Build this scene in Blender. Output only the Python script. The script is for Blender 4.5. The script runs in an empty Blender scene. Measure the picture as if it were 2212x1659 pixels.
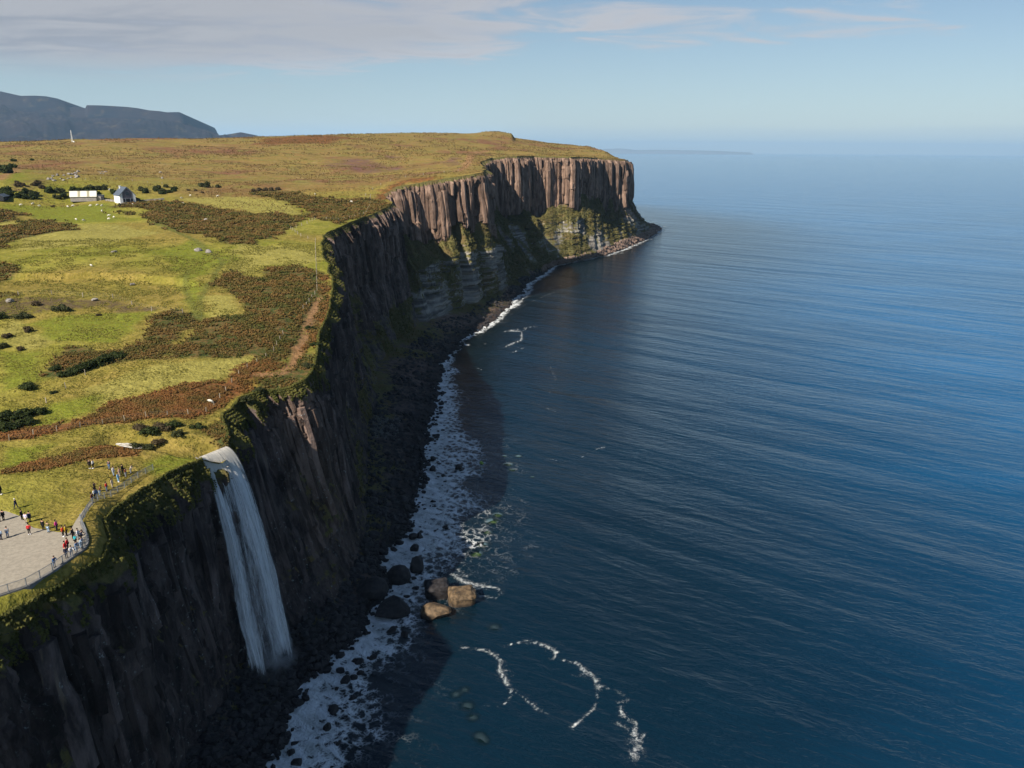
import bpy, bmesh, math, random
import numpy as np
from mathutils import Vector, Matrix

random.seed(7)
rng = np.random.default_rng(11)
sc = bpy.context.scene
COL = sc.collection

# ------------------------------------------------------------------ camera
CAM_H = 105.0
FPX, CX, CY = 1703.0, 1106.0, 829.5            # survey frame 2212 x 1659
PITCH = math.atan((829.5 - 324.8) / FPX)
ROLL = math.radians(0.424)
_f = np.array([0, math.cos(PITCH), -math.sin(PITCH)])
_u0 = np.array([0, math.sin(PITCH), math.cos(PITCH)])
_r0 = np.array([1.0, 0, 0])
_r = _r0 * math.cos(ROLL) + _u0 * math.sin(ROLL)
_u = -_r0 * math.sin(ROLL) + _u0 * math.cos(ROLL)
cam = bpy.data.cameras.new('camera')
cam.sensor_fit = 'HORIZONTAL'
cam.sensor_width = 36.0
cam.lens = 36.0 * FPX / 2212.0
cam.clip_start = 0.5
cam.clip_end = 200000.0
cam_ob = bpy.data.objects.new('camera', cam)
COL.objects.link(cam_ob)
cam_ob.matrix_world = Matrix(((_r[0], _u[0], -_f[0], 0), (_r[1], _u[1], -_f[1], 0),
                              (_r[2], _u[2], -_f[2], CAM_H), (0, 0, 0, 1)))
sc.camera = cam_ob

# ------------------------------------------------------------------ light and sky
SUN_EL = math.radians(37.5)
SHADOW = np.array([0.66, 0.75])                # way shadows fall on the ground
SHADOW = SHADOW / np.linalg.norm(SHADOW)
TO_SUN = Vector((-SHADOW[0] * math.cos(SUN_EL), -SHADOW[1] * math.cos(SUN_EL), math.sin(SUN_EL)))
SKY_STRENGTH = 0.051
sun = bpy.data.lights.new('sun', 'SUN')
sun.energy = 5.0
sun.angle = math.radians(0.53)
sun.color = (1.0, 0.92, 0.80)
sun_ob = bpy.data.objects.new('sun', sun)
COL.objects.link(sun_ob)
sun_ob.rotation_euler = (-TO_SUN).to_track_quat('-Z', 'Y').to_euler()
sun_ob.location = (-200, -200, 400)

sc.view_settings.view_transform = 'Standard'
sc.view_settings.look = 'None'
sc.view_settings.exposure = 0.72
sc.view_settings.gamma = 1.0
sc.view_settings.use_curve_mapping = False
sc.cycles.transparent_max_bounces = 16
sc.cycles.max_bounces = 6
sc.cycles.volume_bounces = 0
sc.cycles.use_denoising = True


class NT:
    """small helper for writing node trees"""
    def __init__(self, tree):
        self.t = tree
        tree.nodes.clear()

    def n(self, typ, ins=None, **kw):
        nd = self.t.nodes.new(typ)
        for k, v in kw.items():
            setattr(nd, k, v)
        for k, v in (ins or {}).items():
            self.link(v, nd.inputs[k])
        return nd

    def link(self, v, sock):
        if isinstance(v, bpy.types.NodeSocket):
            self.t.links.new(v, sock)
        elif isinstance(v, bpy.types.Node):
            self.t.links.new(v.outputs[0], sock)
        else:
            sock.default_value = v

    def math(self, op, a, b=0.0, c=0.0, clamp=False):
        nd = self.n('ShaderNodeMath', operation=op, use_clamp=clamp)
        self.link(a, nd.inputs[0]); self.link(b, nd.inputs[1]); self.link(c, nd.inputs[2])
        return nd.outputs[0]

    def mix(self, f, a, b, typ='RGBA', blend='MIX'):
        nd = self.n('ShaderNodeMix', data_type=typ)
        if typ == 'RGBA':
            nd.blend_type = blend
            self.link(f, nd.inputs[0]); self.link(a, nd.inputs[6]); self.link(b, nd.inputs[7])
            return nd.outputs[2]
        self.link(f, nd.inputs[0]); self.link(a, nd.inputs[2]); self.link(b, nd.inputs[3])
        return nd.outputs[0]

    def ramp(self, f, a, b, lo=0.0, hi=1.0):
        nd = self.n('ShaderNodeMapRange', interpolation_type='SMOOTHSTEP')
        self.link(f, nd.inputs[0])
        nd.inputs[1].default_value = a; nd.inputs[2].default_value = b
        nd.inputs[3].default_value = lo; nd.inputs[4].default_value = hi
        return nd.outputs[0]

    def noise(self, vec, scale, detail=4.0, rough=0.55, dist=0.0, out=0):
        nd = self.n('ShaderNodeTexNoise')
        if vec is not None:
            self.link(vec, nd.inputs['Vector'])
        nd.inputs['Scale'].default_value = scale
        nd.inputs['Detail'].default_value = detail
        nd.inputs['Roughness'].default_value = rough
        nd.inputs['Distortion'].default_value = dist
        return nd.outputs[out]

    def attr(self, name, out=2):
        nd = self.n('ShaderNodeAttribute', attribute_name=name)
        return nd.outputs[out]

    def mapping(self, vec, scale=(1, 1, 1), rot=(0, 0, 0), loc=(0, 0, 0)):
        nd = self.n('ShaderNodeMapping')
        self.link(vec, nd.inputs[0])
        nd.inputs['Location'].default_value = loc
        nd.inputs['Rotation'].default_value = rot
        nd.inputs['Scale'].default_value = scale
        return nd.outputs[0]


def rgb(r, g, b):
    return (r, g, b, 1.0)


def build_world():
    w = bpy.data.worlds.new('World')
    sc.world = w
    w.use_nodes = True
    t = NT(w.node_tree)
    sky = t.n('ShaderNodeTexSky', sky_type='NISHITA')
    sky.sun_disc = False
    sky.sun_elevation = SUN_EL
    sky.sun_rotation = math.atan2(TO_SUN.x, TO_SUN.y)
    sky.altitude = 100.0
    sky.air_density = 1.0
    sky.dust_density = 0.15
    sky.ozone_density = 2.6
    d = t.n('ShaderNodeTexCoord').outputs['Generated']
    sep = t.n('ShaderNodeSeparateXYZ', {0: d})
    x, y, z = sep.outputs
    zz = t.math('ADD', t.math('MAXIMUM', z, 0.0), 0.055)
    px = t.math('DIVIDE', x, zz)
    py = t.math('DIVIDE', y, zz)
    pl = t.n('ShaderNodeCombineXYZ', {0: px, 1: py, 2: 0.0}).outputs[0]
    # stratocumulus sheet seen from below, projected on a flat layer
    big = t.noise(t.mapping(pl, (0.30, 0.40, 1), loc=(CLOUD_LOC[0], CLOUD_LOC[1], 0)), 1.0, 3.0, 0.5, 0.4)
    mid = t.noise(t.mapping(pl, (0.72, 1.0, 1), loc=(CLOUD_MID[0], CLOUD_MID[1], 0)), 1.7, 7.0, 0.56, 0.5)
    # the sheet lies to the north-west, thinning out to the east
    bank = t.math('MULTIPLY_ADD', px, -0.10, -0.10)
    bank = t.math('ADD', bank, t.ramp(py, 7.2, 5.0, -0.13, 0.17))
    bank = t.math('SUBTRACT', bank, t.ramp(py, 4.5, 3.4, 0.0, 0.40))
    cov = t.math('ADD', t.math('MULTIPLY_ADD', big, 0.45, t.math('MULTIPLY_ADD', mid, 0.95, -0.125)), bank)
    mask = t.ramp(cov, 0.46, 0.66, 0.0, 0.90)
    mask = t.math('MULTIPLY', mask, t.ramp(z, 0.06, 0.10))
    bright = t.ramp(cov, 0.55, 0.85, 1.0, 0.80)
    cl = t.mix(t.ramp(mid, 0.36, 0.60), rgb(5.0, 5.2, 5.9), rgb(6.9, 6.85, 7.2))
    cl = t.mix(1.0, cl, t.n('ShaderNodeCombineXYZ', {0: bright, 1: bright, 2: bright}).outputs[0], blend='MULTIPLY')
    # far bank of mist lying on the sea horizon
    wob = t.noise(t.mapping(d, (3, 3, 30)), 2.0, 3.0)
    hz = t.ramp(t.math('ADD', z, t.math('MULTIPLY', wob, 0.012)), 0.028, 0.036, 0.26, 0.0)
    base = t.mix(hz, sky.outputs[0], rgb(5.4, 7.0, 8.0))
    # thin high veil pales the sky a little
    veil = t.ramp(z, 0.0, 0.24, 0.42, 0.0)
    base = t.mix(veil, base, rgb(5.9, 7.7, 8.9))
    col = t.mix(mask, base, cl)
    bg = t.n('ShaderNodeBackground', {0: col, 1: SKY_STRENGTH})
    t.n('ShaderNodeOutputWorld', {0: bg})


CLOUD_LOC = (0.4, 2.2)
CLOUD_MID = (3.1, 7.7)
build_world()

# ------------------------------------------------------------------ survey helpers
def ray(px, py):
    return _f + _r * ((px - CX) / FPX) + _u * ((CY - py) / FPX)


def at(px, py, z):
    d = ray(px, py)
    t = (z - CAM_H) / d[2]
    return np.array([0, 0, CAM_H]) + t * d


def at_y(px, py, Y):
    d = ray(px, py)
    return np.array([0, 0, CAM_H]) + d * (Y / d[1])


# ------------------------------------------------------------------ numpy noise
def _hash(ix, iy, iz, seed):
    h = (ix.astype(np.int64) * 374761393 + iy.astype(np.int64) * 668265263 + iz.astype(np.int64) * 2147483647 + seed * 974634777) & 0xFFFFFFFF
    h = ((h ^ (h >> 13)) * 1274126177) & 0xFFFFFFFF
    h = ((h ^ (h >> 16)) * 2246822519) & 0xFFFFFFFF
    return ((h ^ (h >> 15)) & 0xFFFFFF) / float(0xFFFFFF)


def vnoise(x, y, z=None, seed=0):
    x = np.asarray(x, float); y = np.asarray(y, float)
    z = np.zeros_like(x) if z is None else np.asarray(z, float)
    x, y, z = np.broadcast_arrays(x, y, z)
    ix, iy, iz = np.floor(x), np.floor(y), np.floor(z)
    fx, fy, fz = x - ix, y - iy, z - iz
    fx = fx * fx * (3 - 2 * fx); fy = fy * fy * (3 - 2 * fy); fz = fz * fz * (3 - 2 * fz)
    def c(a, b, d):
        return _hash(ix + a, iy + b, iz + d, seed)
    def plane(d):
        return (c(0, 0, d) * (1 - fx) + c(1, 0, d) * fx) * (1 - fy) + (c(0, 1, d) * (1 - fx) + c(1, 1, d) * fx) * fy
    if not np.any(fz):
        return plane(0) * 2 - 1
    return (plane(0) * (1 - fz) + plane(1) * fz) * 2 - 1


def fbm(x, y, z=None, octv=4, seed=0, gain=0.5):
    s = 0; a = 1.0; n = 0
    for o in range(octv):
        f = 2.03 ** o
        s = s + a * vnoise(np.asarray(x) * f, np.asarray(y) * f, None if z is None else np.asarray(z) * f, seed + o * 17)
        n += a; a *= gain
    return s / n


def sstep(a, b, x):
    t = np.clip((np.asarray(x, float) - a) / (b - a), 0, 1)
    return t * t * (3 - 2 * t)


# ------------------------------------------------------------------ object helpers
def mesh_np(name, V, F, smooth=True):
    """V (n,3), F (m,3|4) -> mesh, fast"""
    V = np.asarray(V, np.float32); F = np.asarray(F, np.int32)
    me = bpy.data.meshes.new(name)
    k = F.shape[1]
    me.vertices.add(len(V)); me.vertices.foreach_set('co', V.ravel())
    me.loops.add(F.size); me.loops.foreach_set('vertex_index', F.ravel())
    me.polygons.add(len(F))
    me.polygons.foreach_set('loop_start', np.arange(0, F.size, k, dtype=np.int32))
    me.polygons.foreach_set('use_smooth', np.full(len(F), smooth))
    me.update(calc_edges=True)
    me.validate()
    return me


def grid_faces(nr, nc):
    a = np.arange(nr * nc).reshape(nr, nc)
    return np.stack([a[:-1, :-1], a[:-1, 1:], a[1:, 1:], a[1:, :-1]], -1).reshape(-1, 4)


def fattr(me, name, vals):
    at_ = me.attributes.new(name, 'FLOAT', 'POINT')
    at_.data.foreach_set('value', np.asarray(vals, np.float32).ravel())


def link(name, me, mat=None, parent=None):
    o = bpy.data.objects.new(name, me)
    COL.objects.link(o)
    if mat is not None and me is not None:
        if len(me.materials) == 0:
            me.materials.append(mat)
        elif me.materials[0] is not mat:
            o.material_slots[0].link = 'OBJECT'
            o.material_slots[0].material = mat
    if parent is not None:
        o.parent = parent
    return o


def empty(name, loc=(0, 0, 0), rz=0.0):
    o = bpy.data.objects.new(name, None)
    COL.objects.link(o)
    o.location = loc
    o.rotation_euler = (0, 0, rz)
    return o


def tag(o, label=None, cat=None, group=None, kind=None):
    if label: o['label'] = label
    if cat: o['category'] = cat
    if group: o['group'] = group
    if kind: o['kind'] = kind
    return o


def bm_mesh(name, bm, smooth=False):
    me = bpy.data.meshes.new(name)
    bm.to_mesh(me); bm.free()
    for p in me.polygons:
        p.use_smooth = smooth
    return me


def add_box(bm, c, s, rz=0.0):
    m = Matrix.Translation(c) @ Matrix.Rotation(rz, 4, 'Z') @ Matrix.Diagonal((s[0], s[1], s[2], 1))
    bmesh.ops.create_cube(bm, size=1.0, matrix=m)


def add_bar(bm, a, b, w, seg=6, w2=None):
    a = Vector(a); b = Vector(b); d = b - a
    m = Matrix.Translation((a + b) / 2) @ d.to_track_quat('Z', 'Y').to_matrix().to_4x4()
    bmesh.ops.create_cone(bm, cap_ends=True, segments=seg, radius1=w / 2, radius2=(w if w2 is None else w2) / 2, depth=d.length, matrix=m)


def add_prism(bm, pts, z0, z1):
    lo = [bm.verts.new((p[0], p[1], z0)) for p in pts]
    hi = [bm.verts.new((p[0], p[1], z1)) for p in pts]
    n = len(pts)
    for i in range(n):
        bm.faces.new((lo[i], lo[(i + 1) % n], hi[(i + 1) % n], hi[i]))
    bm.faces.new(hi)
    bm.faces.new(lo[::-1])


# ------------------------------------------------------------------ materials
def principled(name, color, rough=0.8, spec=0.3, metallic=0.0, noise=0.0, nscale=4.0, bump=0.0):
    m = bpy.data.materials.new(name)
    m.use_nodes = True
    t = NT(m.node_tree)
    p = t.n('ShaderNodeBsdfPrincipled', {'Roughness': rough, 'Specular IOR Level': spec, 'Metallic': metallic})
    geo = t.n('ShaderNodeNewGeometry').outputs['Position']
    if noise > 0:
        nz = t.noise(geo, nscale, 5.0, 0.6)
        k = t.ramp(nz, 0.25, 0.75, 1 - noise, 1 + noise)
        c = t.mix(1.0, rgb(*color), t.n('ShaderNodeCombineXYZ', {0: k, 1: k, 2: k}).outputs[0], blend='MULTIPLY')
        t.link(c, p.inputs['Base Color'])
    else:
        p.inputs['Base Color'].default_value = rgb(*color)
    if bump > 0:
        b = t.n('ShaderNodeBump', {'Strength': 0.8, 'Distance': bump, 'Height': t.noise(geo, nscale * 1.7, 5.0, 0.6)})
        t.link(b.outputs[0], p.inputs['Normal'])
    t.n('ShaderNodeOutputMaterial', {0: p})
    return m


def mat_land():
    m = bpy.data.materials.new('moorland')
    m.use_nodes = True
    t = NT(m.node_tree)
    P = t.n('ShaderNodeNewGeometry').outputs['Position']
    n1 = t.noise(P, 0.011, 5.0, 0.55, 0.5)          # 90 m patches
    n2 = t.noise(P, 0.055, 5.0, 0.6, 0.6)           # 18 m
    n3 = t.noise(P, 0.45, 4.0, 0.6)                 # 2 m tufts
    n4 = t.noise(P, 1.7, 3.0, 0.6)                  # 0.6 m
    n5 = t.noise(t.mapping(P, (0.05, 0.012, 1), (0, 0, 0.35)), 1.0, 5.0, 0.6, 0.8)
    def grass(f, a, b):
        return t.mix(f, rgb(*a), rgb(*b))
    g = grass(t.ramp(n2, 0.36, 0.62), (0.160, 0.165, 0.022), (0.255, 0.226, 0.044))
    g = t.mix(t.ramp(n1, 0.42, 0.60), g, grass(t.ramp(n3, 0.3, 0.7), (0.185, 0.150, 0.030), (0.255, 0.190, 0.050)))
    # moor on the hills
    far = t.attr('moor')
    mo = t.mix(t.ramp(n5, 0.38, 0.60), rgb(0.230, 0.148, 0.052), rgb(0.200, 0.155, 0.044))
    mo = t.mix(t.ramp(n1, 0.50, 0.64), mo, rgb(0.17, 0.085, 0.045))
    n6 = t.noise(t.mapping(P, (0.06, 0.09, 1)), 1.0, 6.0, 0.68, 0.8)
    mo = t.mix(t.ramp(n2, 0.54, 0.64, 0, 0.8), mo, rgb(0.165, 0.145, 0.042))
    mo = t.mix(t.ramp(n6, 0.56, 0.66, 0, 0.75), mo, rgb(0.27, 0.20, 0.085))
    mo = t.mix(t.ramp(n6, 0.44, 0.34, 0, 0.75), mo, rgb(0.095, 0.075, 0.026))
    c = t.mix(far, g, mo)
    c = t.mix(t.math('MULTIPLY', t.attr('straw'), t.ramp(n3, 0.2, 0.6, 0.55, 1.0)), c, grass(n4, (0.235, 0.210, 0.048), (0.290, 0.250, 0.070)))
    c = t.mix(t.math('MULTIPLY', t.attr('lush'), t.ramp(n3, 0.25, 0.6, 0.5, 1.0)), c, grass(n4, (0.115, 0.145, 0.016), (0.190, 0.190, 0.028)))
    br = t.mix(t.ramp(n3, 0.42, 0.58), rgb(0.060, 0.075, 0.022), rgb(0.115, 0.080, 0.030))
    br = t.mix(t.ramp(n4, 0.55, 0.72, 0, 0.8), br, rgb(0.15, 0.075, 0.028))
    c = t.mix(t.attr('bracken'), c, br)
    ru = t.mix(t.ramp(n3, 0.35, 0.62), rgb(0.10, 0.055, 0.02), rgb(0.20, 0.085, 0.032))
    ru = t.mix(t.ramp(n4, 0.56, 0.72), ru, rgb(0.10, 0.095, 0.025))
    c = t.mix(t.attr('rust'), c, ru)
    he = t.mix(t.ramp(n2, 0.35, 0.65), rgb(0.150, 0.078, 0.075), rgb(0.14, 0.090, 0.040))
    c = t.mix(t.math('MULTIPLY', t.attr('heather'), t.ramp(n6, 0.35, 0.6)), c, he)
    c = t.mix(t.attr('track'), c, t.mix(n3, rgb(0.22, 0.115, 0.055), rgb(0.29, 0.17, 0.085)))
    c = t.mix(t.attr('trod'), c, t.mix(n3, rgb(0.10, 0.11, 0.025), rgb(0.13, 0.13, 0.03)))
    c = t.mix(t.math('MULTIPLY', t.attr('bank'), t.ramp(n3, 0.3, 0.55)), c, t.mix(n4, rgb(0.150, 0.100, 0.055), rgb(0.055, 0.050, 0.020)))
    k = t.ramp(n4, 0.25, 0.75, 0.78, 1.18)
    k2 = t.ramp(n3, 0.25, 0.75, 0.82, 1.15)
    k = t.math('MULTIPLY', k, k2)
    c = t.mix(1.0, c, t.n('ShaderNodeCombineXYZ', {0: k, 1: k, 2: k}).outputs[0], blend='MULTIPLY')
    h = t.math('ADD', t.math('MULTIPLY', n4, 0.35), t.math('MULTIPLY', n3, 0.9))
    b = t.n('ShaderNodeBump', {'Strength': 0.9, 'Distance': 0.8, 'Height': h})
    p = t.n('ShaderNodeBsdfPrincipled', {'Base Color': c, 'Roughness': 0.95, 'Specular IOR Level': 0.05, 'Normal': b.outputs[0]})
    t.n('ShaderNodeOutputMaterial', {0: p})
    return m


def mat_cliff():
    m = bpy.data.materials.new('basalt_cliff')
    m.use_nodes = True
    t = NT(m.node_tree)
    P = t.n('ShaderNodeNewGeometry').outputs['Position']
    up = t.n('ShaderNodeSeparateXYZ', {0: t.n('ShaderNodeNewGeometry').outputs['Normal']}).outputs[2]
    red = t.attr('red')
    vs = t.mapping(P, (1, 1, 0.30))
    n1 = t.noise(vs, 0.35, 5.0, 0.65, 0.3)
    n2 = t.noise(P, 0.12, 4.0, 0.6)
    n3 = t.noise(P, 1.3, 5.0, 0.65)
    n4 = t.noise(t.mapping(P, (1, 1, 0.10)), 0.9, 4.0, 0.6)
    rock = t.mix(t.ramp(n1, 0.35, 0.65), rgb(0.012, 0.011, 0.013), rgb(0.075, 0.059, 0.057))  # near rock darkened: part of that face's shade is in this colour
    redr = t.mix(t.ramp(n1, 0.33, 0.66), rgb(0.110, 0.068, 0.047), rgb(0.255, 0.170, 0.125))
    c = t.mix(red, rock, redr)
    c = t.mix(t.ramp(n4, 0.60, 0.74, 0, 0.55), c, rgb(0.13, 0.10, 0.07))
    pale = t.ramp(n3, 0.58, 0.72, 0, 0.70)
    c = t.mix(t.math('MULTIPLY', pale, t.ramp(n2, 0.46, 0.60)), c, rgb(0.30, 0.34, 0.33))
    # grey-buff sedimentary bands under the columns
    zz = t.n('ShaderNodeSeparateXYZ', {0: P}).outputs[2]
    lay = t.noise(t.mapping(P, (0.02, 0.02, 0.55)), 1.0, 4.0, 0.6)
    sed = t.mix(t.ramp(lay, 0.35, 0.65), rgb(0.085, 0.082, 0.076), rgb(0.34, 0.315, 0.27))
    c = t.mix(t.math('MULTIPLY', t.attr('strata'), 0.85), c, sed)
    tn = t.attr('tone')
    c = t.mix(1.0, c, t.n('ShaderNodeCombineXYZ', {0: tn, 1: tn, 2: tn}).outputs[0], blend='MULTIPLY')
    # grass and moss on ledges
    vg = t.attr('veg')
    vn = t.noise(P, 0.30, 5.0, 0.65)
    f = t.math('ADD', vg, t.math('MULTIPLY_ADD', vn, 1.5, -0.75))
    f = t.math('ADD', f, t.math('MULTIPLY', up, 0.45))
    gm = t.ramp(f, 0.52, 0.74)
    gc = t.mix(t.ramp(n3, 0.3, 0.7), rgb(0.070, 0.070, 0.022), rgb(0.150, 0.128, 0.045))
    gc = t.mix(t.ramp(n2, 0.46, 0.62, 0, 0.75), gc, rgb(0.125, 0.085, 0.035))
    c = t.mix(gm, c, gc)
    # black wet tide band
    wet = t.ramp(zz, 3.2, 0.6, 0.0, 0.7)
    c = t.mix(wet, c, rgb(0.018, 0.016, 0.017))
    b1 = t.n('ShaderNodeBump', {'Strength': 0.9, 'Distance': 0.7, 'Height': n1})
    b2 = t.n('ShaderNodeBump', {'Strength': 0.9, 'Distance': 0.5, 'Height': n3, 'Normal': b1.outputs[0]})
    p = t.n('ShaderNodeBsdfPrincipled', {'Base Color': c, 'Roughness': 0.9, 'Specular IOR Level': 0.15, 'Normal': b2.outputs[0]})
    t.n('ShaderNodeOutputMaterial', {0: p})
    return m


def mat_boulder(name, a, b, wet=True):
    m = bpy.data.materials.new(name)
    m.use_nodes = True
    t = NT(m.node_tree)
    P = t.n('ShaderNodeNewGeometry').outputs['Position']
    n = t.noise(P, 0.9, 5.0, 0.65)
    c = t.mix(t.ramp(n, 0.35, 0.66), rgb(*a), rgb(*b))
    if wet:
        zz = t.n('ShaderNodeSeparateXYZ', {0: P}).outputs[2]
        c = t.mix(t.ramp(zz, 1.5, 0.2, 0, 0.6), c, rgb(0.014, 0.012, 0.012))
    bu = t.n('ShaderNodeBump', {'Strength': 0.8, 'Distance': 0.25, 'Height': n})
    p = t.n('ShaderNodeBsdfPrincipled', {'Base Color': c, 'Roughness': 0.72, 'Specular IOR Level': 0.3, 'Normal': bu.outputs[0]})
    t.n('ShaderNodeOutputMaterial', {0: p})
    return m


def mat_sea():
    m = bpy.data.materials.new('sea_water')
    m.use_nodes = True
    t = NT(m.node_tree)
    P = t.n('ShaderNodeNewGeometry').outputs['Position']
    depth = t.attr('depth')
    foam = t.attr('foam')
    # swell, chop and ripples
    def turned(rot, sc_):
        return t.mapping(t.mapping(P, rot=(0, 0, rot)), sc_)
    sw = t.noise(turned(SWELL_ROT, (0.012, 0.070, 1)), 1.0, 3.0, 0.5, 0.3)
    sw2 = t.noise(turned(SWELL_ROT + 0.12, (0.005, 0.022, 1)), 1.0, 2.0, 0.5, 0.2)
    ch = t.noise(turned(SWELL_ROT - 0.25, (0.13, 0.36, 1)), 1.0, 4.0, 0.62, 0.4)
    rp = t.noise(turned(0.3, (0.7, 1.1, 1)), 1.0, 3.0, 0.6, 0.3)
    b0 = t.n('ShaderNodeBump', {'Strength': 1.0, 'Distance': 2.4, 'Height': sw2})
    b1 = t.n('ShaderNodeBump', {'Strength': 1.0, 'Distance': 1.5, 'Height': sw, 'Normal': b0.outputs[0]})
    b2 = t.n('ShaderNodeBump', {'Strength': 1.0, 'Distance': 0.46, 'Height': ch, 'Normal': b1.outputs[0]})
    b3 = t.n('ShaderNodeBump', {'Strength': 0.7, 'Distance': 0.17, 'Height': rp, 'Normal': b2.outputs[0]})
    cur = t.noise(t.mapping(P, (0.004, 0.011, 1), (0, 0, 0)), 1.0, 4.0, 0.6, 0.6)
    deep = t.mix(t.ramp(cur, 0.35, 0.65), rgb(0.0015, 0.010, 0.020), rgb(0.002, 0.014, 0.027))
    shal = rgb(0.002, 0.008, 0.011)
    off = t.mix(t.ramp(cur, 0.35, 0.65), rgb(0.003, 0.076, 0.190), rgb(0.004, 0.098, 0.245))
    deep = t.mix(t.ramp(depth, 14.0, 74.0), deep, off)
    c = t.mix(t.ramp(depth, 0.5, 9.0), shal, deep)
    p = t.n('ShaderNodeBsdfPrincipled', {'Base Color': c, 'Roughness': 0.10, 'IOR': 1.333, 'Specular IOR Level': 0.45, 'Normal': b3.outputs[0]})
    op = t.math('SUBTRACT', 1.0, t.math('EXPONENT', t.math('MULTIPLY', depth, -0.75)))
    op = t.ramp(op, 0.0, 0.97, 0.12, 1.0)
    tr = t.n('ShaderNodeBsdfTransparent', {0: rgb(0.80, 0.93, 0.86)})
    fres = t.n('ShaderNodeFresnel', {'IOR': 1.333, 'Normal': b3.outputs[0]}).outputs[0]
    opf = t.math('MAXIMUM', op, t.math('MULTIPLY', fres, 1.0))
    water = t.n('ShaderNodeMixShader', {0: opf, 1: tr.outputs[0], 2: p.outputs[0]})
    # foam: lacy cells broken by noise
    w = t.noise(P, 0.35, 3.0, 0.6, out=1)
    Pw = t.n('ShaderNodeVectorMath', {0: P, 1: t.n('ShaderNodeVectorMath', {0: w, 3: 2.6}, operation='SCALE').outputs[0]}, operation='ADD').outputs[0]
    v1 = t.n('ShaderNodeTexVoronoi', {'Vector': t.mapping(Pw, (1.0, 0.75, 1.0)), 'Scale': 0.42}, feature='DISTANCE_TO_EDGE').outputs[0]
    v2 = t.n('ShaderNodeTexVoronoi', {'Vector': Pw, 'Scale': 1.1}, feature='DISTANCE_TO_EDGE').outputs[0]
    lace = t.math('ADD', t.ramp(v1, 0.42, 0.0, 0, 0.60), t.ramp(v2, 0.30, 0.0, 0, 0.30))
    fn = t.noise(t.mapping(t.mapping(P, rot=(0, 0, SWELL_ROT)), (0.6, 1.5, 1)), 0.22, 5.0, 0.62, 0.7)
    fn2 = t.noise(P, 2.2, 3.0, 0.6)
    f = t.math('ADD', lace, t.math('MULTIPLY_ADD', fn, 1.2, -0.60))
    f = t.math('ADD', f, t.math('MULTIPLY_ADD', fn2, 0.3, -0.15))
    f = t.math('ADD', f, t.math('MULTIPLY_ADD', foam, 1.25, -0.84))
    fm = t.ramp(f, -0.05, 0.58, 0.0, 0.94)
    fm = t.math('MULTIPLY', fm, t.ramp(foam, 0.02, 0.25))
    dr = t.attr('drift')
    fn3 = t.noise(P, 5.5, 2.0, 0.6)
    fn4 = t.noise(P, 0.75, 4.0, 0.65, 0.6)
    dr = t.math('ADD', dr, t.math('MULTIPLY_ADD', fn2, 0.9, -0.45))
    dr = t.math('ADD', dr, t.math('MULTIPLY_ADD', fn3, 0.9, -0.45))
    dr = t.math('ADD', dr, t.math('MULTIPLY_ADD', fn4, 1.5, -0.75))
    dm = t.math('MULTIPLY', t.ramp(dr, 0.42, 1.15, 0.0, 0.66), t.ramp(t.attr('drift'), 0.03, 0.22))
    fm = t.math('MAXIMUM', fm, dm)
    fc = t.mix(t.ramp(fn, 0.35, 0.65), rgb(0.50, 0.52, 0.50), rgb(0.80, 0.82, 0.82))
    fb = t.n('ShaderNodeBump', {'Strength': 0.8, 'Distance': 0.5, 'Height': f})
    fo = t.n('ShaderNodeBsdfPrincipled', {'Base Color': fc, 'Roughness': 0.7, 'Specular IOR Level': 0.2, 'Normal': fb.outputs[0]})
    out = t.n('ShaderNodeMixShader', {0: fm, 1: water.outputs[0], 2: fo.outputs[0]})
    t.n('ShaderNodeOutputMaterial', {0: out.outputs[0]})
    return m


def mat_fall():
    m = bpy.data.materials.new('falling_water')
    m.use_nodes = True
    t = NT(m.node_tree)
    uv = t.n('ShaderNodeUVMap', uv_map='UVMap').outputs[0]
    dens = t.attr('dens')
    seed = t.n('ShaderNodeObjectInfo').outputs['Random']
    off = t.n('ShaderNodeCombineXYZ', {0: t.math('MULTIPLY', seed, 13.0), 1: t.math('MULTIPLY', seed, 7.0), 2: 0.0}).outputs[0]
    v = t.n('ShaderNodeVectorMath', {0: uv, 1: off}, operation='ADD').outputs[0]
    n1 = t.noise(t.mapping(v, (13, 2.6, 1)), 1.0, 4.0, 0.6, 0.9)
    n2 = t.noise(t.mapping(v, (46, 16, 1)), 1.0, 4.0, 0.65, 1.0)
    a = t.math('ADD', dens, t.math('MULTIPLY_ADD', n1, 1.3, -0.65))
    a = t.math('ADD', a, t.math('MULTIPLY_ADD', n2, 0.9, -0.45))
    al = t.ramp(a, 0.06, 0.86, 0.0, 0.98)
    warm = t.attr('peat')
    c = t.mix(warm, rgb(0.90, 0.92, 0.94), rgb(0.78, 0.70, 0.56))
    bu = t.n('ShaderNodeBump', {'Strength': 0.9, 'Distance': 0.5, 'Height': t.math('ADD', n1, n2)})
    d = t.n('ShaderNodeBsdfPrincipled', {'Base Color': c, 'Roughness': 0.6, 'Specular IOR Level': 0.3, 'Normal': bu.outputs[0]})
    tl = t.n('ShaderNodeBsdfTranslucent', {0: c})
    s = t.n('ShaderNodeMixShader', {0: 0.15, 1: d.outputs[0], 2: tl.outputs[0]})
    o = t.n('ShaderNodeMixShader', {0: al, 1: t.n('ShaderNodeBsdfTransparent').outputs[0], 2: s.outputs[0]})
    t.n('ShaderNodeOutputMaterial', {0: o.outputs[0]})
    return m


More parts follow.
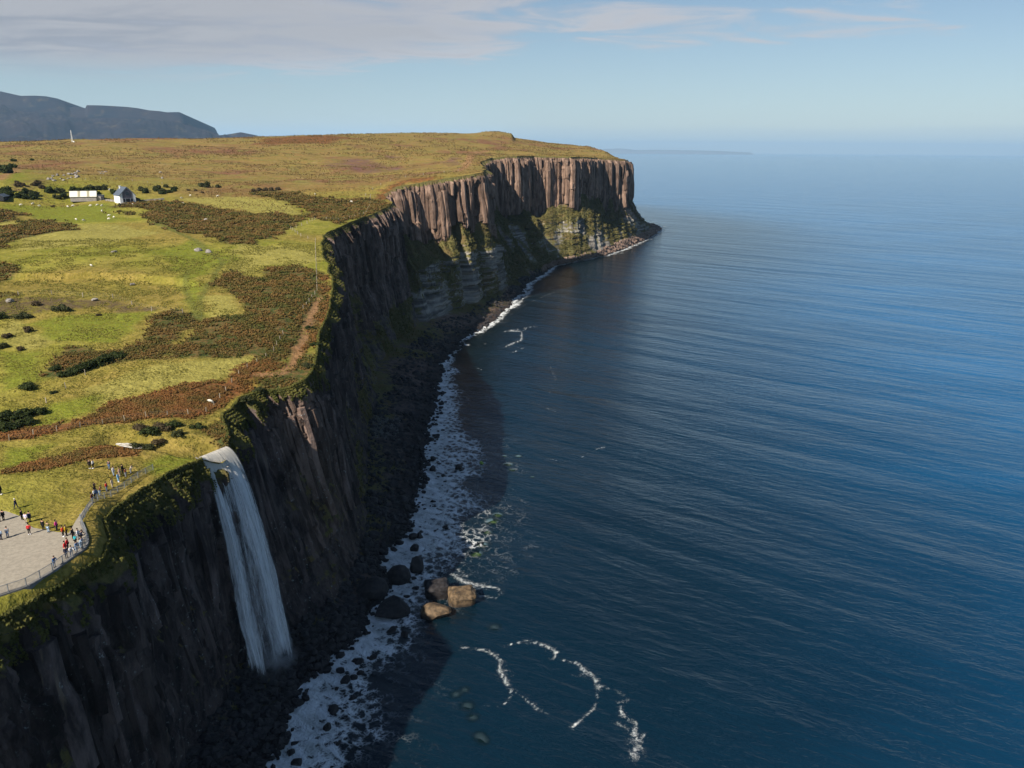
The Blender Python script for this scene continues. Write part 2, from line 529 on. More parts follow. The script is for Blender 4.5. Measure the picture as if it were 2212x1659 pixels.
def mat_leaf(name, a, b, nscale=1.2):
    m = bpy.data.materials.new(name)
    m.use_nodes = True
    t = NT(m.node_tree)
    P = t.n('ShaderNodeNewGeometry').outputs['Position']
    rp = t.n('ShaderNodeNewGeometry').outputs['Random Per Island']
    n = t.noise(P, nscale, 3.0, 0.6)
    f = t.math('ADD', t.math('MULTIPLY', t.ramp(n, 0.3, 0.7), 0.6), t.math('MULTIPLY', rp, 0.4))
    c = t.mix(f, rgb(*a), rgb(*b))
    d = t.n('ShaderNodeBsdfPrincipled', {'Base Color': c, 'Roughness': 0.8, 'Specular IOR Level': 0.1})
    tl = t.n('ShaderNodeBsdfTranslucent', {0: c})
    s = t.n('ShaderNodeMixShader', {0: 0.25, 1: d.outputs[0], 2: tl.outputs[0]})
    t.n('ShaderNodeOutputMaterial', {0: s.outputs[0]})
    return m


SWELL_ROT = 0.66
M_LAND = mat_land()
M_CLIFF = mat_cliff()
M_SEA = mat_sea()
M_FALL = mat_fall()
M_ROCK = mat_boulder('dark_basalt', (0.010, 0.009, 0.010), (0.038, 0.033, 0.033))
M_ROCKB = mat_boulder('brown_basalt', (0.12, 0.078, 0.058), (0.25, 0.175, 0.135))
M_ROCKT = mat_boulder('tan_basalt', (0.055, 0.038, 0.022), (0.175, 0.118, 0.066))
M_ALGAE = mat_boulder('algae_rock', (0.20, 0.32, 0.06), (0.44, 0.50, 0.11), wet=False)
M_PALE = mat_boulder('lichen_rock', (0.13, 0.115, 0.10), (0.31, 0.28, 0.25), wet=False)

# ------------------------------------------------------------------ coast rails
# each key: edge of the plateau, foot of the cliff, waterline, profile style
NEAR = (.35, .55, .70, .20, .28, .22, .14, .14, 0, .12)
NECK = (.30, .60, .60, .25, .14, .18, .34, .50, 0, .18)
BLUF = (.25, .50, .55, .22, .06, .14, .50, .55, .12, .45)
HEAD = (.22, .56, .66, .40, .08, .72, .26, .42, 1, .9)
NOTCH = (.35, .55, .70, .20, .10, .22, .06, .12, 0, .5)
BAY = (.12, .55, .50, .30, .12, .55, .55, .50, .6, .55)
KILT = (.05, .47, .36, .33, .04, .62, .46, .45, 1, 1)
TIP = (.10, .42, .50, .25, .04, .35, .30, .25, 1, .8)
KEYS = [
    ((-76, -60, 50), (-62, -60, 5), (-44, -60), NEAR),
    ((-68, 40, 50), (-58, 40, 5), (-44, 40), NEAR),
    ((-64, 76, 50.4), (-57.5, 78, 4), (-44, 82), NEAR),
    ((-61.3, 84.5, 50.6), (-57, 89, 4), (-44, 92), NEAR),
    ((-58.2, 91, 50.4), (-56, 100, 4), (-44, 104), NEAR),
    ((-56.8, 97.5, 50.2), (-55.5, 108, 4), (-44, 113), NEAR),
    ((-58.0, 103, 50.2), (-55.8, 112, 4), (-44, 117), NEAR),
    ((-62, 109, 50.4), (-56, 116, 4), (-44, 121), NEAR),
    ((-62.5, 118, 50.4), (-56, 124, 4), (-43.5, 128), NEAR),
    ((-60.1, 129, 50), (-55.5, 131, 3.5), (-43, 134), NEAR),
    ((-57.5, 136.5, 49.2), (-54.5, 136, 3.5), (-42, 139), NEAR),
    ((-55.3, 138.8, 47.8), (-53.2, 139.5, 3.5), (-40.6, 142), NEAR),
    ((-55.0, 142.4, 47.8), (-52, 143, 3.5), (-39.6, 145), NEAR),
    ((-55.2, 145.0, 50.6), (-50, 147, 4), (-38, 149), NEAR),
    ((-60.5, 156.5, 51.5), (-46, 154, 4), (-36, 155), NEAR),
    ((-59.5, 165, 52), (-43, 160, 4), (-33, 161), NEAR),
    ((-57, 172, 52), (-41, 168, 4), (-32, 170), NOTCH),
    ((-51, 173.6, 52), (-40, 178, 4), (-31.5, 176), NOTCH),
    ((-48.3, 176.5, 53), (-39, 186, 4), (-36, 186), NOTCH),
    ((-48.4, 186.6, 54), (-39.5, 192, 4), (-34, 194), NEAR),
    ((-49, 192, 55), (-41, 200, 5), (-29.6, 204), NECK),
    ((-52.4, 209, 57), (-44, 218, 5), (-30, 222), NECK),
    ((-53.5, 222.6, 58), (-46, 232, 6), (-30.5, 238), NECK),
    ((-56.2, 243, 61), (-48.5, 248, 6), (-31.5, 257), NECK),
    ((-62.6, 271, 64), (-53, 275, 6), (-33, 287), NECK),
    ((-74.4, 312, 66), (-57, 312, 7), (-35, 325), NECK),
    ((-87, 358, 68), (-62, 345, 8), (-35.5, 360), BLUF),
    ((-83.5, 378, 68.7), (-62.5, 370, 8), (-36, 388), BLUF),
    ((-80, 410, 70), (-61, 392, 8), (-34, 408), BLUF),
    ((-74, 470, 71.7), (-58, 430, 8), (-29, 438), BLUF),
    ((-76, 496, 74), (-55.6, 448, 8), (-24, 458), BLUF),
    (tuple(at_y(830, 420, 520)), (-52, 462, 8), (-22, 467), HEAD),
    (tuple(at_y(860, 402, 529)), (-48, 474, 7), (-19, 474), HEAD),
    (tuple(at_y(900, 396, 535)), (-43, 486, 6), (-15, 486), HEAD),
    (tuple(at_y(940, 390, 541)), (-36, 502, 6), (-10, 510), HEAD),
    (tuple(at_y(985, 382, 549)), (-24, 532, 6), (-3, 550), HEAD),
    (tuple(at_y(1045, 372, 558)), (-10, 570, 6), (4, 590), HEAD),
    ((-24, 650, 92), (0, 632, 6), (10, 635), BAY),
    ((-30, 745, 95), (12, 670, 6), (20, 672), BAY),
    ((-22, 812, 98), (25, 702, 7), (30, 712), KILT),
    ((4, 822, 99.5), (29, 715, 7), (34, 728), KILT),
    ((13, 842, 99.7), (32, 726, 7), (38, 745), KILT),
    ((22, 857, 99.6), (36, 740, 7), (44, 760), KILT),
    ((60, 863, 99), (58, 768, 6), (66, 790), KILT),
    ((82, 905, 98.2), (84, 812, 6), (94, 828), KILT),
    ((97, 945, 97.5), (106, 866, 7), (118, 874), KILT),
    ((113, 954, 96.5), (125, 910, 8), (138, 925), TIP),
    ((132, 962, 95), (150, 970, 8), (160, 985), TIP),
    ((135, 980, 94.5), (172, 1020, 8), (184, 1050), TIP),
    ((137, 1030, 95), (186, 1080, 6), (205, 1120), TIP),
    ((139, 1100, 97), (190, 1140, 6), (214, 1178), TIP),
    ((130, 1200, 98), (185, 1220, 6), (205, 1240), TIP),
    ((60, 1450, 100), (100, 1480, 6), (120, 1500), TIP),
    ((-200, 2000, 80), (-150, 2020, 6), (-130, 2050), TIP),
]
kE = np.array([k[0] for k in KEYS], float)
kB = np.array([k[1] for k in KEYS], float)
kW = np.array([k[2] for k in KEYS], float)
kS = np.array([k[3] for k in KEYS], float)

# samples along the edge, denser near the camera
kk = [0.0]
for i in range(len(KEYS) - 1):
    L = np.linalg.norm(kE[i + 1, :2] - kE[i, :2])
    L = max(L, 0.7 * np.linalg.norm(kB[i + 1, :2] - kB[i, :2]))
    y = kE[i, 1]
    sp = 2.5 if y < 60 else 0.45 if y < 200 else 0.8 if y < 430 else 0.9 if y < 1000 else 6.0
    n = max(1, int(math.ceil(L / sp)))
    kk += list(i + (np.arange(n) + 1) / n)
kk = np.array(kk)
NS = len(kk)
ik = np.minimum(kk.astype(int), len(KEYS) - 2)
fk = (kk - ik)[:, None]


def rail(K):
    return K[ik] * (1 - fk) + K[ik + 1] * fk


E = rail(kE); B = rail(kB); W = rail(kW); ST = rail(kS)
arc = np.concatenate([[0], np.cumsum(np.linalg.norm(np.diff(E[:, :2], axis=0), axis=1))])
arcB = np.concatenate([[0], np.cumsum(np.maximum(np.linalg.norm(np.diff(E[:, :2], axis=0), axis=1), np.linalg.norm(np.diff(B[:, :2], axis=0), axis=1)))])
# outward direction, smoothed
o2 = B[:, :2] - E[:, :2]
tan = np.gradient(E[:, :2], axis=0)
nrm = np.stack([tan[:, 1], -tan[:, 0]], 1)
nrm /= np.linalg.norm(nrm, axis=1)[:, None] + 1e-9
o2 = o2 / (np.linalg.norm(o2, axis=1)[:, None] + 1e-9) + 0.8 * nrm
ker = np.hanning(15); ker /= ker.sum()
o2 = np.stack([np.convolve(np.pad(o2[:, i], 7, 'edge'), ker, 'valid') for i in range(2)], 1)
OUT = o2 / np.linalg.norm(o2, axis=1)[:, None]
# ragged edge
far_f = sstep(150, 500, E[:, 1])
amp_e = (0.8 + 2.2 * far_f)
jig = fbm(arc / (5 + 9 * far_f), np.zeros(NS), octv=4, seed=5) * amp_e
keep_mono = np.clip(1 - np.abs(OUT[:, 1]) * 1.0, 0.0, 1)
E[:, 0] += jig * OUT[:, 0]
E[:, 2] += 0.35 * fbm(arc / 6, np.ones(NS), octv=3, seed=9) * (1 - 0.7 * (np.abs(E[:, 1] - 141) < 4))
W += OUT * (fbm(arcB / 9, np.zeros(NS) + 3, octv=4, seed=21) * 3.0)[:, None] * np.clip((E[:, 1] / 200), .5, 1.6)[:, None]

# ------------------------------------------------------------------ land surface
ctl = []
for p in [(0, 1200, 52), (130, 1160, 52), (100, 1050, 52), (0, 1000, 52.2), (250, 975, 51.2), (400, 930, 51.6), (0, 880, 54.5), (200, 880, 54),
          (400, 850, 54), (0, 780, 57), (200, 780, 57), (450, 780, 56.5), (550, 720, 58.2), (0, 690, 60), (200, 690, 59.5), (400, 680, 60),
          (0, 600, 64), (200, 600, 64), (450, 600, 63.5), (600, 560, 65.5), (0, 520, 68), (300, 520, 68), (550, 500, 69.5), (0, 450, 73),
          (150, 437, 74), (270, 435, 75), (450, 430, 75.5), (650, 430, 75.5)]:
    ctl.append(at(*p))
for p in [(60, 400, 480), (200, 390, 520), (400, 390, 560), (150, 370, 620), (450, 360, 700), (20, 350, 700), (300, 345, 750), (600, 370, 700),
          (820, 375, 650), (950, 362, 720), (700, 340, 850), (900, 330, 900), (1000, 330, 880), (0, 313, 900), (150, 305, 950),
          (300, 309, 950), (450, 309, 1000), (560, 300, 1050), (700, 294, 1150), (850, 293, 1150), (980, 290, 1180), (1085, 294, 1240),
          (1125, 305, 1220), (1200, 315, 1180), (1290, 325, 1100), (1345, 335, 1030)]:
    ctl.append(at_y(*p))
ctl += [np.array(p, float) for p in [(-900, 1500, 75), (-300, 1750, 80), (50, 1600, 95), (-1500, 1000, 105), (-1500, 500, 78), (-1000, 100, 55),
                                     (-300, 0, 52), (-150, 60, 52), (-600, 2500, 40), (-1500, 2500, 30), (-1500, 1600, 60), (-100, -60, 51)]]
for i in range(3, len(KEYS) - 3, 2):
    if i not in (10, 11, 12, 13):
        ctl.append(kE[i] + np.array([-3, 0, 0.6]))
CT = np.array(ctl)


def _phi(r2):
    return 0.5 * r2 * np.log(r2 + 1e-9)


_sc = 100.0
_A = CT[:, :2] / _sc
_r2 = ((_A[:, None] - _A[None]) ** 2).sum(-1)
_n = len(_A)
_M = np.zeros((_n + 3, _n + 3))
_M[:_n, :_n] = _phi(_r2) + np.eye(_n) * 0.02
_M[:_n, _n] = 1; _M[:_n, _n + 1:] = _A
_M[_n, :_n] = 1; _M[_n + 1:, :_n] = _A.T
_sol = np.linalg.solve(_M, np.concatenate([CT[:, 2], [0, 0, 0]]))


def h_base(x, y):
    x = np.asarray(x, float).ravel() / _sc; y = np.asarray(y, float).ravel() / _sc
    out = np.empty_like(x)
    for a in range(0, len(x), 40000):
        X = x[a:a + 40000, None] - _A[None, :, 0]; Y = y[a:a + 40000, None] - _A[None, :, 1]
        out[a:a + 40000] = _phi(X * X + Y * Y) @ _sol[:_n] + _sol[_n] + _sol[_n + 1] * x[a:a + 40000] + _sol[_n + 2] * y[a:a + 40000]
    return out


def edge_x(y):
    return np.interp(y, E[:, 1], E[:, 0])


def edge_z(y):
    return np.interp(y, E[:, 1], E[:, 2])


# viewing platform and its fence line
FENCE_PX = [(-190, 1330), (-60, 1303), (0, 1285), (60, 1265), (110, 1235), (150, 1206), (178, 1187), (187, 1172), (185, 1158), (176, 1140), (172, 1128),
            (186, 1103), (200, 1085), (240, 1050), (290, 1015), (325, 995)]
FENCE = np.array([at(a, b, 52.0)[:2] for a, b in FENCE_PX])
PAVE_PX = FENCE_PX[:13] + [(194, 1086), (180, 1101), (164, 1124), (149, 1151), (122, 1149), (72, 1140), (57, 1130), (44, 1115), (13, 1104), (-200, 1098)]
PAVE = np.array([at(a, b, 52.0)[:2] for a, b in PAVE_PX])


def in_poly(x, y, poly):
    x = np.asarray(x); y = np.asarray(y)
    ins = np.zeros(x.shape, bool)
    n = len(poly)
    for i in range(n):
        x1, y1 = poly[i]; x2, y2 = poly[(i + 1) % n]
        if y1 == y2:
            continue
        c = ((y1 > y) != (y2 > y)) & (x < (x2 - x1) * (y - y1) / (y2 - y1) + x1)
        ins ^= c
    return ins


def dist_line(x, y, line, closed=False):
    x = np.asarray(x, float); y = np.asarray(y, float)
    best = np.full(x.shape, 1e9)
    n = len(line)
    for i in range(n if closed else n - 1):
        ax, ay = line[i][:2]; bx, by = line[(i + 1) % n][:2]
        dx, dy = bx - ax, by - ay
        t = np.clip(((x - ax) * dx + (y - ay) * dy) / (dx * dx + dy * dy + 1e-12), 0, 1)
        best = np.minimum(best, np.hypot(x - ax - t * dx, y - ay - t * dy))
    return best


POOL = at(282, 964, 50.4)
STREAM = [(POOL[0] - 3, POOL[1] + .6), (POOL[0] + 2.4, POOL[1] - .3), (-67, 140.6), (-62, 140.0), (-58, 140.4), (-54, 140.6)]


CRAG = at_y(1105, 296, 1215)
SCARP = np.array([(-205, 268), (-160.0, 262.0), (-143, 264), (-124, 262), (-108, 258), (-96, 250)])


def land_h(x, y):
    sh = np.shape(x)
    x = np.asarray(x, float).ravel(); y = np.asarray(y, float).ravel()
    z = h_base(x, y)
    d = np.maximum(edge_x(y) - x, 0)
    rough = sstep(100, 420, y)
    z = z + 0.9 * fbm(x / 22, y / 22, octv=4, seed=31) * (0.35 + 1.0 * rough) * sstep(120, 160, y)
    z = z + 5.0 * fbm(x / 120, y / 75, octv=6, seed=33, gain=.55) * sstep(430, 720, y) * (1 - 0.5 * sstep(900, 1250, y))
    z = z + 0.16 * fbm(x / 2.6, y / 2.6, octv=3, seed=35) * sstep(112, 135, y)
    dx = x - CRAG[0]
    z = z + 7.0 * sstep(-70, -12, dx) * (1 - sstep(0, 5, dx)) * np.exp(-((y - CRAG[1]) / 60) ** 2)
    b = 1 - sstep(0, 9 + 10 * rough, d)
    z = z * (1 - b) + edge_z(y) * b
    # the flat ground around the platform
    dp = dist_line(x, y, PAVE, True)
    inp = in_poly(x, y, PAVE)
    fl = np.where(inp, 1.0, 1 - sstep(0.0, 6.0, dp)) * sstep(-0.3, 1.2, d)
    z = z * (1 - fl) + 51.93 * fl
    z = np.where(inp & (dp > 0.25), 51.6, z)
    # dug-out bank on the left: a low scarp facing the sea
    by = np.interp(x, SCARP[:, 0], SCARP[:, 1])
    ds_ = by - y
    ins_ = sstep(SCARP[0, 0] - 20, SCARP[0, 0], x) * (1 - sstep(SCARP[-1, 0] - 14, SCARP[-1, 0], x))
    z = z - 2.0 * ins_ * sstep(0, 1.3, ds_) * (1 - sstep(3, 30, ds_))
    # burn above the fall
    ds = dist_line(x, y, STREAM)
    cut = np.exp(-(ds / 2.9) ** 4) * sstep(POOL[0] - 9, POOL[0] - 3, x)
    z = z - 1.7 * cut * sstep(0, 3, d)
    return z.reshape(sh)


def ground_px(pts):
    """where the lines of sight through survey points meet the land"""
    pts = np.asarray(pts, float)
    D = np.array([ray(a, b) for a, b in pts])
    ts = np.geomspace(60, 2200, 420)
    best = np.full(len(pts), 2200.0)
    X = D[:, None, 0] * ts; Y = D[:, None, 1] * ts; Z = CAM_H + D[:, None, 2] * ts
    hz = h_base(X, Y).reshape(X.shape)
    ez = edge_x(Y)
    below = (Z < hz) & (X < ez + 2)
    for i in range(len(pts)):
        j = np.argmax(below[i])
        if below[i, j]:
            if j:
                g0 = Z[i, j - 1] - hz[i, j - 1]; g1 = Z[i, j] - hz[i, j]
                w = g0 / (g0 - g1) if g0 > 0 else 1.0
                best[i] = ts[j - 1] + (ts[j] - ts[j - 1]) * w
            else:
                best[i] = ts[0]
    P = D * best[:, None]
    return np.stack([P[:, 0], P[:, 1]], 1)


def gp(px, py):
    p = ground_px([(px, py)])[0]
    return p[0], p[1]


def on_land(px, py):
    x, y = gp(px, py)
    return Vector((x, y, float(land_h(np.array([x]), np.array([y]))[0])))


PATCH = {
    'bracken': [
        [(437, 690), (470, 685), (530, 680), (515, 650), (490, 625), (455, 620), (470, 600), (500, 587), (545, 597), (575, 603), (570, 580), (640, 575),
         (690, 590), (712, 620), (715, 660), (690, 715), (665, 745), (600, 790), (555, 800), (550, 765), (500, 775), (440, 775), (370, 775), (385, 745), (415, 715)],
        [(430, 695), (425, 675), (380, 672), (335, 680), (320, 695), (330, 710), (310, 730), (270, 755), (215, 760), (150, 750), (120, 770), (95, 790),
         (105, 810), (140, 818), (200, 795), (250, 790), (290, 782), (340, 775), (370, 760), (375, 740), (395, 725)],
        [(250, 460), (310, 468), (362, 498), (425, 505), (487, 525), (553, 530), (560, 520), (600, 515), (643, 482), (653, 467), (588, 459), (553, 463), (475, 453),
         (390, 438), (275, 438), (245, 445), (332, 455), (330, 470)],
        [(541, 419), (593, 409), (693, 429), (818, 432), (851, 444), (818, 459), (731, 484), (693, 474), (656, 454), (618, 434)],
        [(0, 453), (57, 463), (30, 476), (-40, 485)], [(0, 490), (70, 478), (137, 480), (170, 498), (75, 510), (37, 518), (0, 538), (-60, 530)],
        [(-40, 565), (32, 570), (40, 590), (0, 598), (-60, 600)], [(-50, 620), (38, 636), (0, 645), (-60, 650)],
        [(590, 790), (660, 760), (690, 735), (690, 770), (680, 800), (650, 830), (600, 835), (560, 835)],
        [(485, 890), (520, 870), (590, 832), (640, 832), (600, 850), (520, 890), (495, 960), (470, 960), (440, 930)],
    ],
    'rust': [
        [(550, 778), (475, 823), (400, 835), (325, 850), (250, 868), (212, 895), (150, 913), (12, 933), (-60, 945), (-60, 965), (12, 953), (175, 923), (225, 915), (330, 905), (450, 903),
         (475, 865), (550, 823), (600, 800), (640, 785), (600, 780)],
        [(90, 1000), (180, 970), (240, 962), (300, 975), (290, 985), (200, 992), (100, 1012), (20, 1020)],
        [(700, 600), (718, 640), (700, 690), (680, 740), (640, 790), (615, 800), (660, 740), (690, 690), (700, 640)],
        [(840, 425), (870, 405), (930, 398), (955, 388), (940, 380), (880, 388), (830, 412), (815, 428)],
        [(560, 300), (700, 296), (780, 300), (700, 312), (560, 312)],
    ],
    'lush': [
        [(150, 678), (325, 673), (250, 740), (125, 733), (60, 700)], [(0, 438), (237, 438), (250, 455), (250, 480), (150, 483), (30, 455), (0, 452)],
        [(13, 393), (60, 362), (75, 360), (40, 388)], [(0, 760), (90, 760), (90, 820), (0, 850)], [(100, 870), (230, 850), (200, 890), (110, 920), (60, 925)],
        [(340, 540), (420, 520), (520, 560), (430, 600), (440, 680), (410, 680), (390, 600)], [(0, 960), (120, 960), (60, 1000), (0, 1010)], [(300, 1000), (420, 955), (430, 985), (340, 1020)],
    ],
    'straw': [
        [(400, 430), (518, 426), (613, 434), (648, 459), (585, 467), (518, 452), (420, 440)],
        [(480, 560), (520, 530), (690, 535), (700, 560), (640, 572), (560, 577), (545, 592), (500, 585)],
        [(380, 782), (545, 770), (545, 790), (500, 815), (400, 830), (260, 860), (200, 880), (190, 840), (290, 800)],
        [(0, 480), (250, 485), (360, 505), (200, 530), (50, 540)], [(430, 640), (510, 640), (525, 675), (450, 680)],
        [(690, 437), (735, 446), (700, 452)], [(30, 690), (120, 745), (60, 760), (0, 745)],
    ],
    'heather': [
        [(715, 350), (800, 344), (840, 358), (880, 365), (800, 372), (700, 362)], [(955, 350), (990, 338), (985, 358)], [(830, 336), (860, 337), (845, 344)],
        [(0, 365), (18, 362), (20, 375), (0, 380)], [(1000, 337), (1060, 328), (1050, 338)], [(35, 398), (90, 388), (100, 400), (60, 412), (30, 410)],
    ],
    'bank': [[(0, 648), (75, 640), (205, 648), (325, 668), (250, 672), (205, 664), (125, 672), (45, 686), (-30, 690), (-40, 655)]],
}
TRACKS = [[(618, 800), (640, 770), (655, 735), (668, 690), (690, 640)], [(0, 388), (22, 375), (42, 362)], [(560, 810), (605, 805), (618, 800)], [(990, 368), (1022, 330), (1060, 322)], [(0, 318), (25, 311)]]
TRODS = [[(430, 690), (405, 640), (400, 610), (405, 590)], [(437, 690), (430, 650), (450, 620), (480, 565)], [(480, 565), (420, 520), (330, 480)]]

# land sheet, rows along the edge
dcol = [0, .5, 1.1, 1.8, 2.6]
while dcol[-1] < 70: dcol.append(dcol[-1] + 1.0)
while dcol[-1] < 260: dcol.append(dcol[-1] + 1.0 * (1 + (dcol[-1] - 70) / 80))
while dcol[-1] < 2300: dcol.append(dcol[-1] * 1.022)
dcol = np.array(dcol)
# drop rows that lie too close together inland of the edge but keep the edge exact
LX = E[:, 0][:, None] - dcol[None]
LY = np.repeat(E[:, 1][:, None], len(dcol), 1)
LZ = land_h(LX, LY)
LZ[:, 0] = E[:, 2]
lv = np.stack([LX, LY, LZ], -1).reshape(-1, 3)
me = mesh_np('moorland', lv, grid_faces(NS, len(dcol))[:, ::-1])
x, y = lv[:, 0], lv[:, 1]
wob = 1.6 * fbm(x / 7, y / 7, octv=4, seed=51)
for nm, polys in PATCH.items():
    m_ = np.zeros(len(x))
    for po in polys:
        g = ground_px(po)
        pad = 12
        sel = (x > g[:, 0].min() - pad) & (x < g[:, 0].max() + pad) & (y > g[:, 1].min() - pad) & (y < g[:, 1].max() + pad)
        xs, ys = x[sel], y[sel]
        s_ = np.where(in_poly(xs, ys, g), 1, -1) * dist_line(xs, ys, g, True)
        wd = np.clip(ys / 160, 0.8, 5)
        m_[sel] = np.maximum(m_[sel], sstep(-1.3, 1.3, (s_ + 1.5 * wob[sel] * wd) / wd))
    fattr(me, nm, m_)
    if nm == 'bracken': BRK = m_
    if nm == 'rust': RST = m_
fattr(me, 'moor', sstep(470, 600, y + 60 * fbm(x / 80, y / 80, octv=3, seed=55)))
for nm, lines, wdt in (('track', TRACKS, 1.3), ('trod', TRODS, 0.8)):
    m_ = np.zeros(len(x))
    for ln in lines:
        g = ground_px(ln)
        m_ = np.maximum(m_, 1 - sstep(0.5, 1.5, dist_line(x + wob * .4, y + wob * .4, g) / (wdt * np.clip(y / 230, .8, 3))))
    fattr(me, nm, m_ * 0.85)
    BRK = BRK * (1 - m_); RST = RST * (1 - m_)
tag(link('moorland', me, M_LAND), 'rolling green and rust moorland on top of the sea cliffs', kind='structure')

# ------------------------------------------------------------------ cliff
nE, nC, nG, nB, nW = 46, 20, 26, 16, 8
zC = B[:, 2] + (E[:, 2] - B[:, 2]) * (ST[:, 1] + (0.10 + 0.10 * sstep(400, 520, E[:, 1])) * fbm(arcB / 17, arcB * 0, octv=3, seed=201))
zG = B[:, 2] + (E[:, 2] - B[:, 2]) * (ST[:, 3] + 0.07 * fbm(arcB / 26, arcB * 0, octv=3, seed=202))
Cx = E[:, :2] + (B[:, :2] - E[:, :2]) * ST[:, 0:1]
Gx = E[:, :2] + (B[:, :2] - E[:, :2]) * ST[:, 2:3]
Sx = W + OUT * 26
rows_xy, rows_z, zone, zt = [], [], [], []


def seg(a, az, b, bz, n, zn, ease=1.0, first=False):
    for i in range(0 if first else 1, n + 1):
        t = i / n
        rows_xy.append(a + (b - a) * (t ** ease)); rows_z.append(az + (bz - az) * t); zone.append(zn); zt.append(t)


seg(E[:, :2], E[:, 2], Cx, zC, nE, 0, 0.75, True)
seg(Cx, zC, Gx, zG, nC, 1)
seg(Gx, zG, B[:, :2], B[:, 2], nG, 2, 1.25)
seg(B[:, :2], B[:, 2], W, np.zeros(NS) + 0.1, nW + 8, 3, 0.9)
seg(W, np.zeros(NS) + 0.1, Sx, np.zeros(NS) - 7.5, nB - 8, 4)
RXY = np.array(rows_xy); RZ = np.array(rows_z); ZN = np.array(zone)[:, None]; ZT = np.array(zt)[:, None]
NR = len(RXY)
A2 = np.broadcast_to(arcB[None], (NR, NS))

# basalt columns: irregular widths, each column broken at its own heights
cw = []
tot = 0.0
while tot < arcB[-1] + 10:
    yy = np.interp(tot, arcB, E[:, 1])
    w_ = (1.1 + 1.4 * random.random() ** 2) * (1 + 1.6 * float(sstep(250, 700, yy)))
    cw.append(tot); tot += w_
cw = np.array(cw + [tot])
NCOL = len(cw)
shift = 0.5 * fbm(A2 / 6, RZ / 18, octv=2, seed=61) * (1 + 1.5 * far_f)[None]
Aq = A2 + shift
cid = np.clip(np.searchsorted(cw, Aq, 'right') - 1, 0, NCOL - 2)
cu = (Aq - cw[cid]) / (cw[cid + 1] - cw[cid])
wid = (cw[cid + 1] - cw[cid])
prof = 1 - np.abs(2 * cu - 1) ** 4.0
hcell = np.floor(RZ / (5.0 + 7.0 * far_f)[None] + _hash(cid, cid * 0, cid * 0, 3) * 5)
off = _hash(cid, hcell, cid * 0, 4) - 0.5
off0 = _hash(cid // 3, np.floor(RZ / 26.0 + _hash(cid // 3, cid * 0, cid * 0, 8) * 2), cid * 0, 6) - 0.5
scale = (1 + 0.9 * far_f)[None]
colamp = np.where(ZN == 0, sstep(0.0, 0.10, ZT), np.where(ZN == 1, 0.55, np.where(ZN == 2, 0.5 * (1 - ZT), 0.0)))
veg_soft = np.where(ZN == 1, 1 - 0.6 * ST[:, 5][None], 1.0)
disp = colamp * veg_soft * (prof * 0.75 * wid + off * 1.35 * scale + off0 * 2.2 * scale)
# buttresses and gullies
but = fbm(A2 / 17, RZ / 90, octv=3, seed=71)
gul = -np.abs(fbm(A2 / 26, RZ / 120, octv=3, seed=73))
ba = np.where(ZN == 0, sstep(0, .3, ZT), np.where(ZN == 1, 1.0, np.where(ZN == 2, 1 - 0.5 * ZT, 0.35 * (1 - ZT) * (ZN == 3))))
disp = disp + ba * (but * 2.2 + gul * 2.6 + 1.2) * (1 + 0.9 * far_f)[None]
# deep clefts between the far buttresses
cl_r = random.Random(19)
cpos = arcB[np.argmin(np.abs(E[:, 1] - 372))]
while cpos < arcB[np.argmin(np.abs(E[:, 1] - 1000))]:
    wd_ = cl_r.uniform(2.6, 5.5); dp_ = cl_r.uniform(3.0, 8.5); sl_ = cl_r.uniform(-.25, .25)
    disp = disp - ba * dp_ * np.exp(-np.abs((A2 - cpos + sl_ * (RZ - 60)) / wd_) ** 1.6) * (ZN <= 2)
    cpos += cl_r.uniform(15, 42)
# sedimentary ledges
stra = ST[:, 8][None] * ((ZN == 2) * 1.0 + (ZN == 1) * 0.5 * ZT)
lz = RZ / 4.2 + 0.7 * fbm(A2 / 40, RZ / 30, octv=2, seed=77)
disp = disp + stra * 3.0 * (sstep(0.15, 0.45, lz - np.floor(lz)) - 0.5) * (0.5 + vnoise(A2 / 9, np.floor(lz), seed=78))
# crags
fx3 = RXY[..., 0]; fy3 = RXY[..., 1]
rough = fbm(fx3 / 3.2, fy3 / 3.2, RZ / 4.5, octv=4, seed=81)
blk = vnoise(np.floor(A2 / 1.3 + .4 * vnoise(A2 / 3, RZ / 3, seed=85)), np.floor(RZ / 1.7 + 3 * _hash(np.floor(A2 / 1.3), A2 * 0, A2 * 0, 6)), seed=86)
rough = rough + 0.55 * blk * (1 - 0.5 * far_f)[None]
disp = disp + rough * np.where(ZN <= 2, 0.75 * np.where(ZN == 0, sstep(0, .06, ZT), 1.0), 0.0)
disp = disp - 2.6 * np.exp(-((E[:, 1] - 140.7) / 3.6) ** 2)[None] * (ZN <= 2)
CXY = RXY + disp[..., None] * OUT[None]
CZ = RZ + np.where(ZN == 3, 1.0, 0.0) * (0.9 * fbm(fx3 / 4, fy3 / 4, octv=4, seed=83) * np.sin(np.clip(ZT, 0, 1) * math.pi)) \
    + np.where((ZN == 1) | (ZN == 2), 1.0, 0) * 0.8 * fbm(fx3 / 7, fy3 / 7, octv=3, seed=84)
CZ[0] = E[:, 2]
cv = np.stack([CXY[..., 0], CXY[..., 1], CZ], -1)
me = mesh_np('cliff', cv.reshape(-1, 3), grid_faces(NR, NS)[:, ::-1], smooth=False)
vtop = np.clip(1.15 - ZT / np.maximum(ST[:, 4][None], 0.02), -0.2, 1.0)
veg = np.where(ZN == 0, np.maximum(vtop, 0.04), np.where(ZN == 1, ST[:, 5][None], np.where(ZN == 2, ST[:, 6][None], np.where(ZN == 3, ST[:, 7][None] * (1 - 1.6 * ZT), -1.0))))
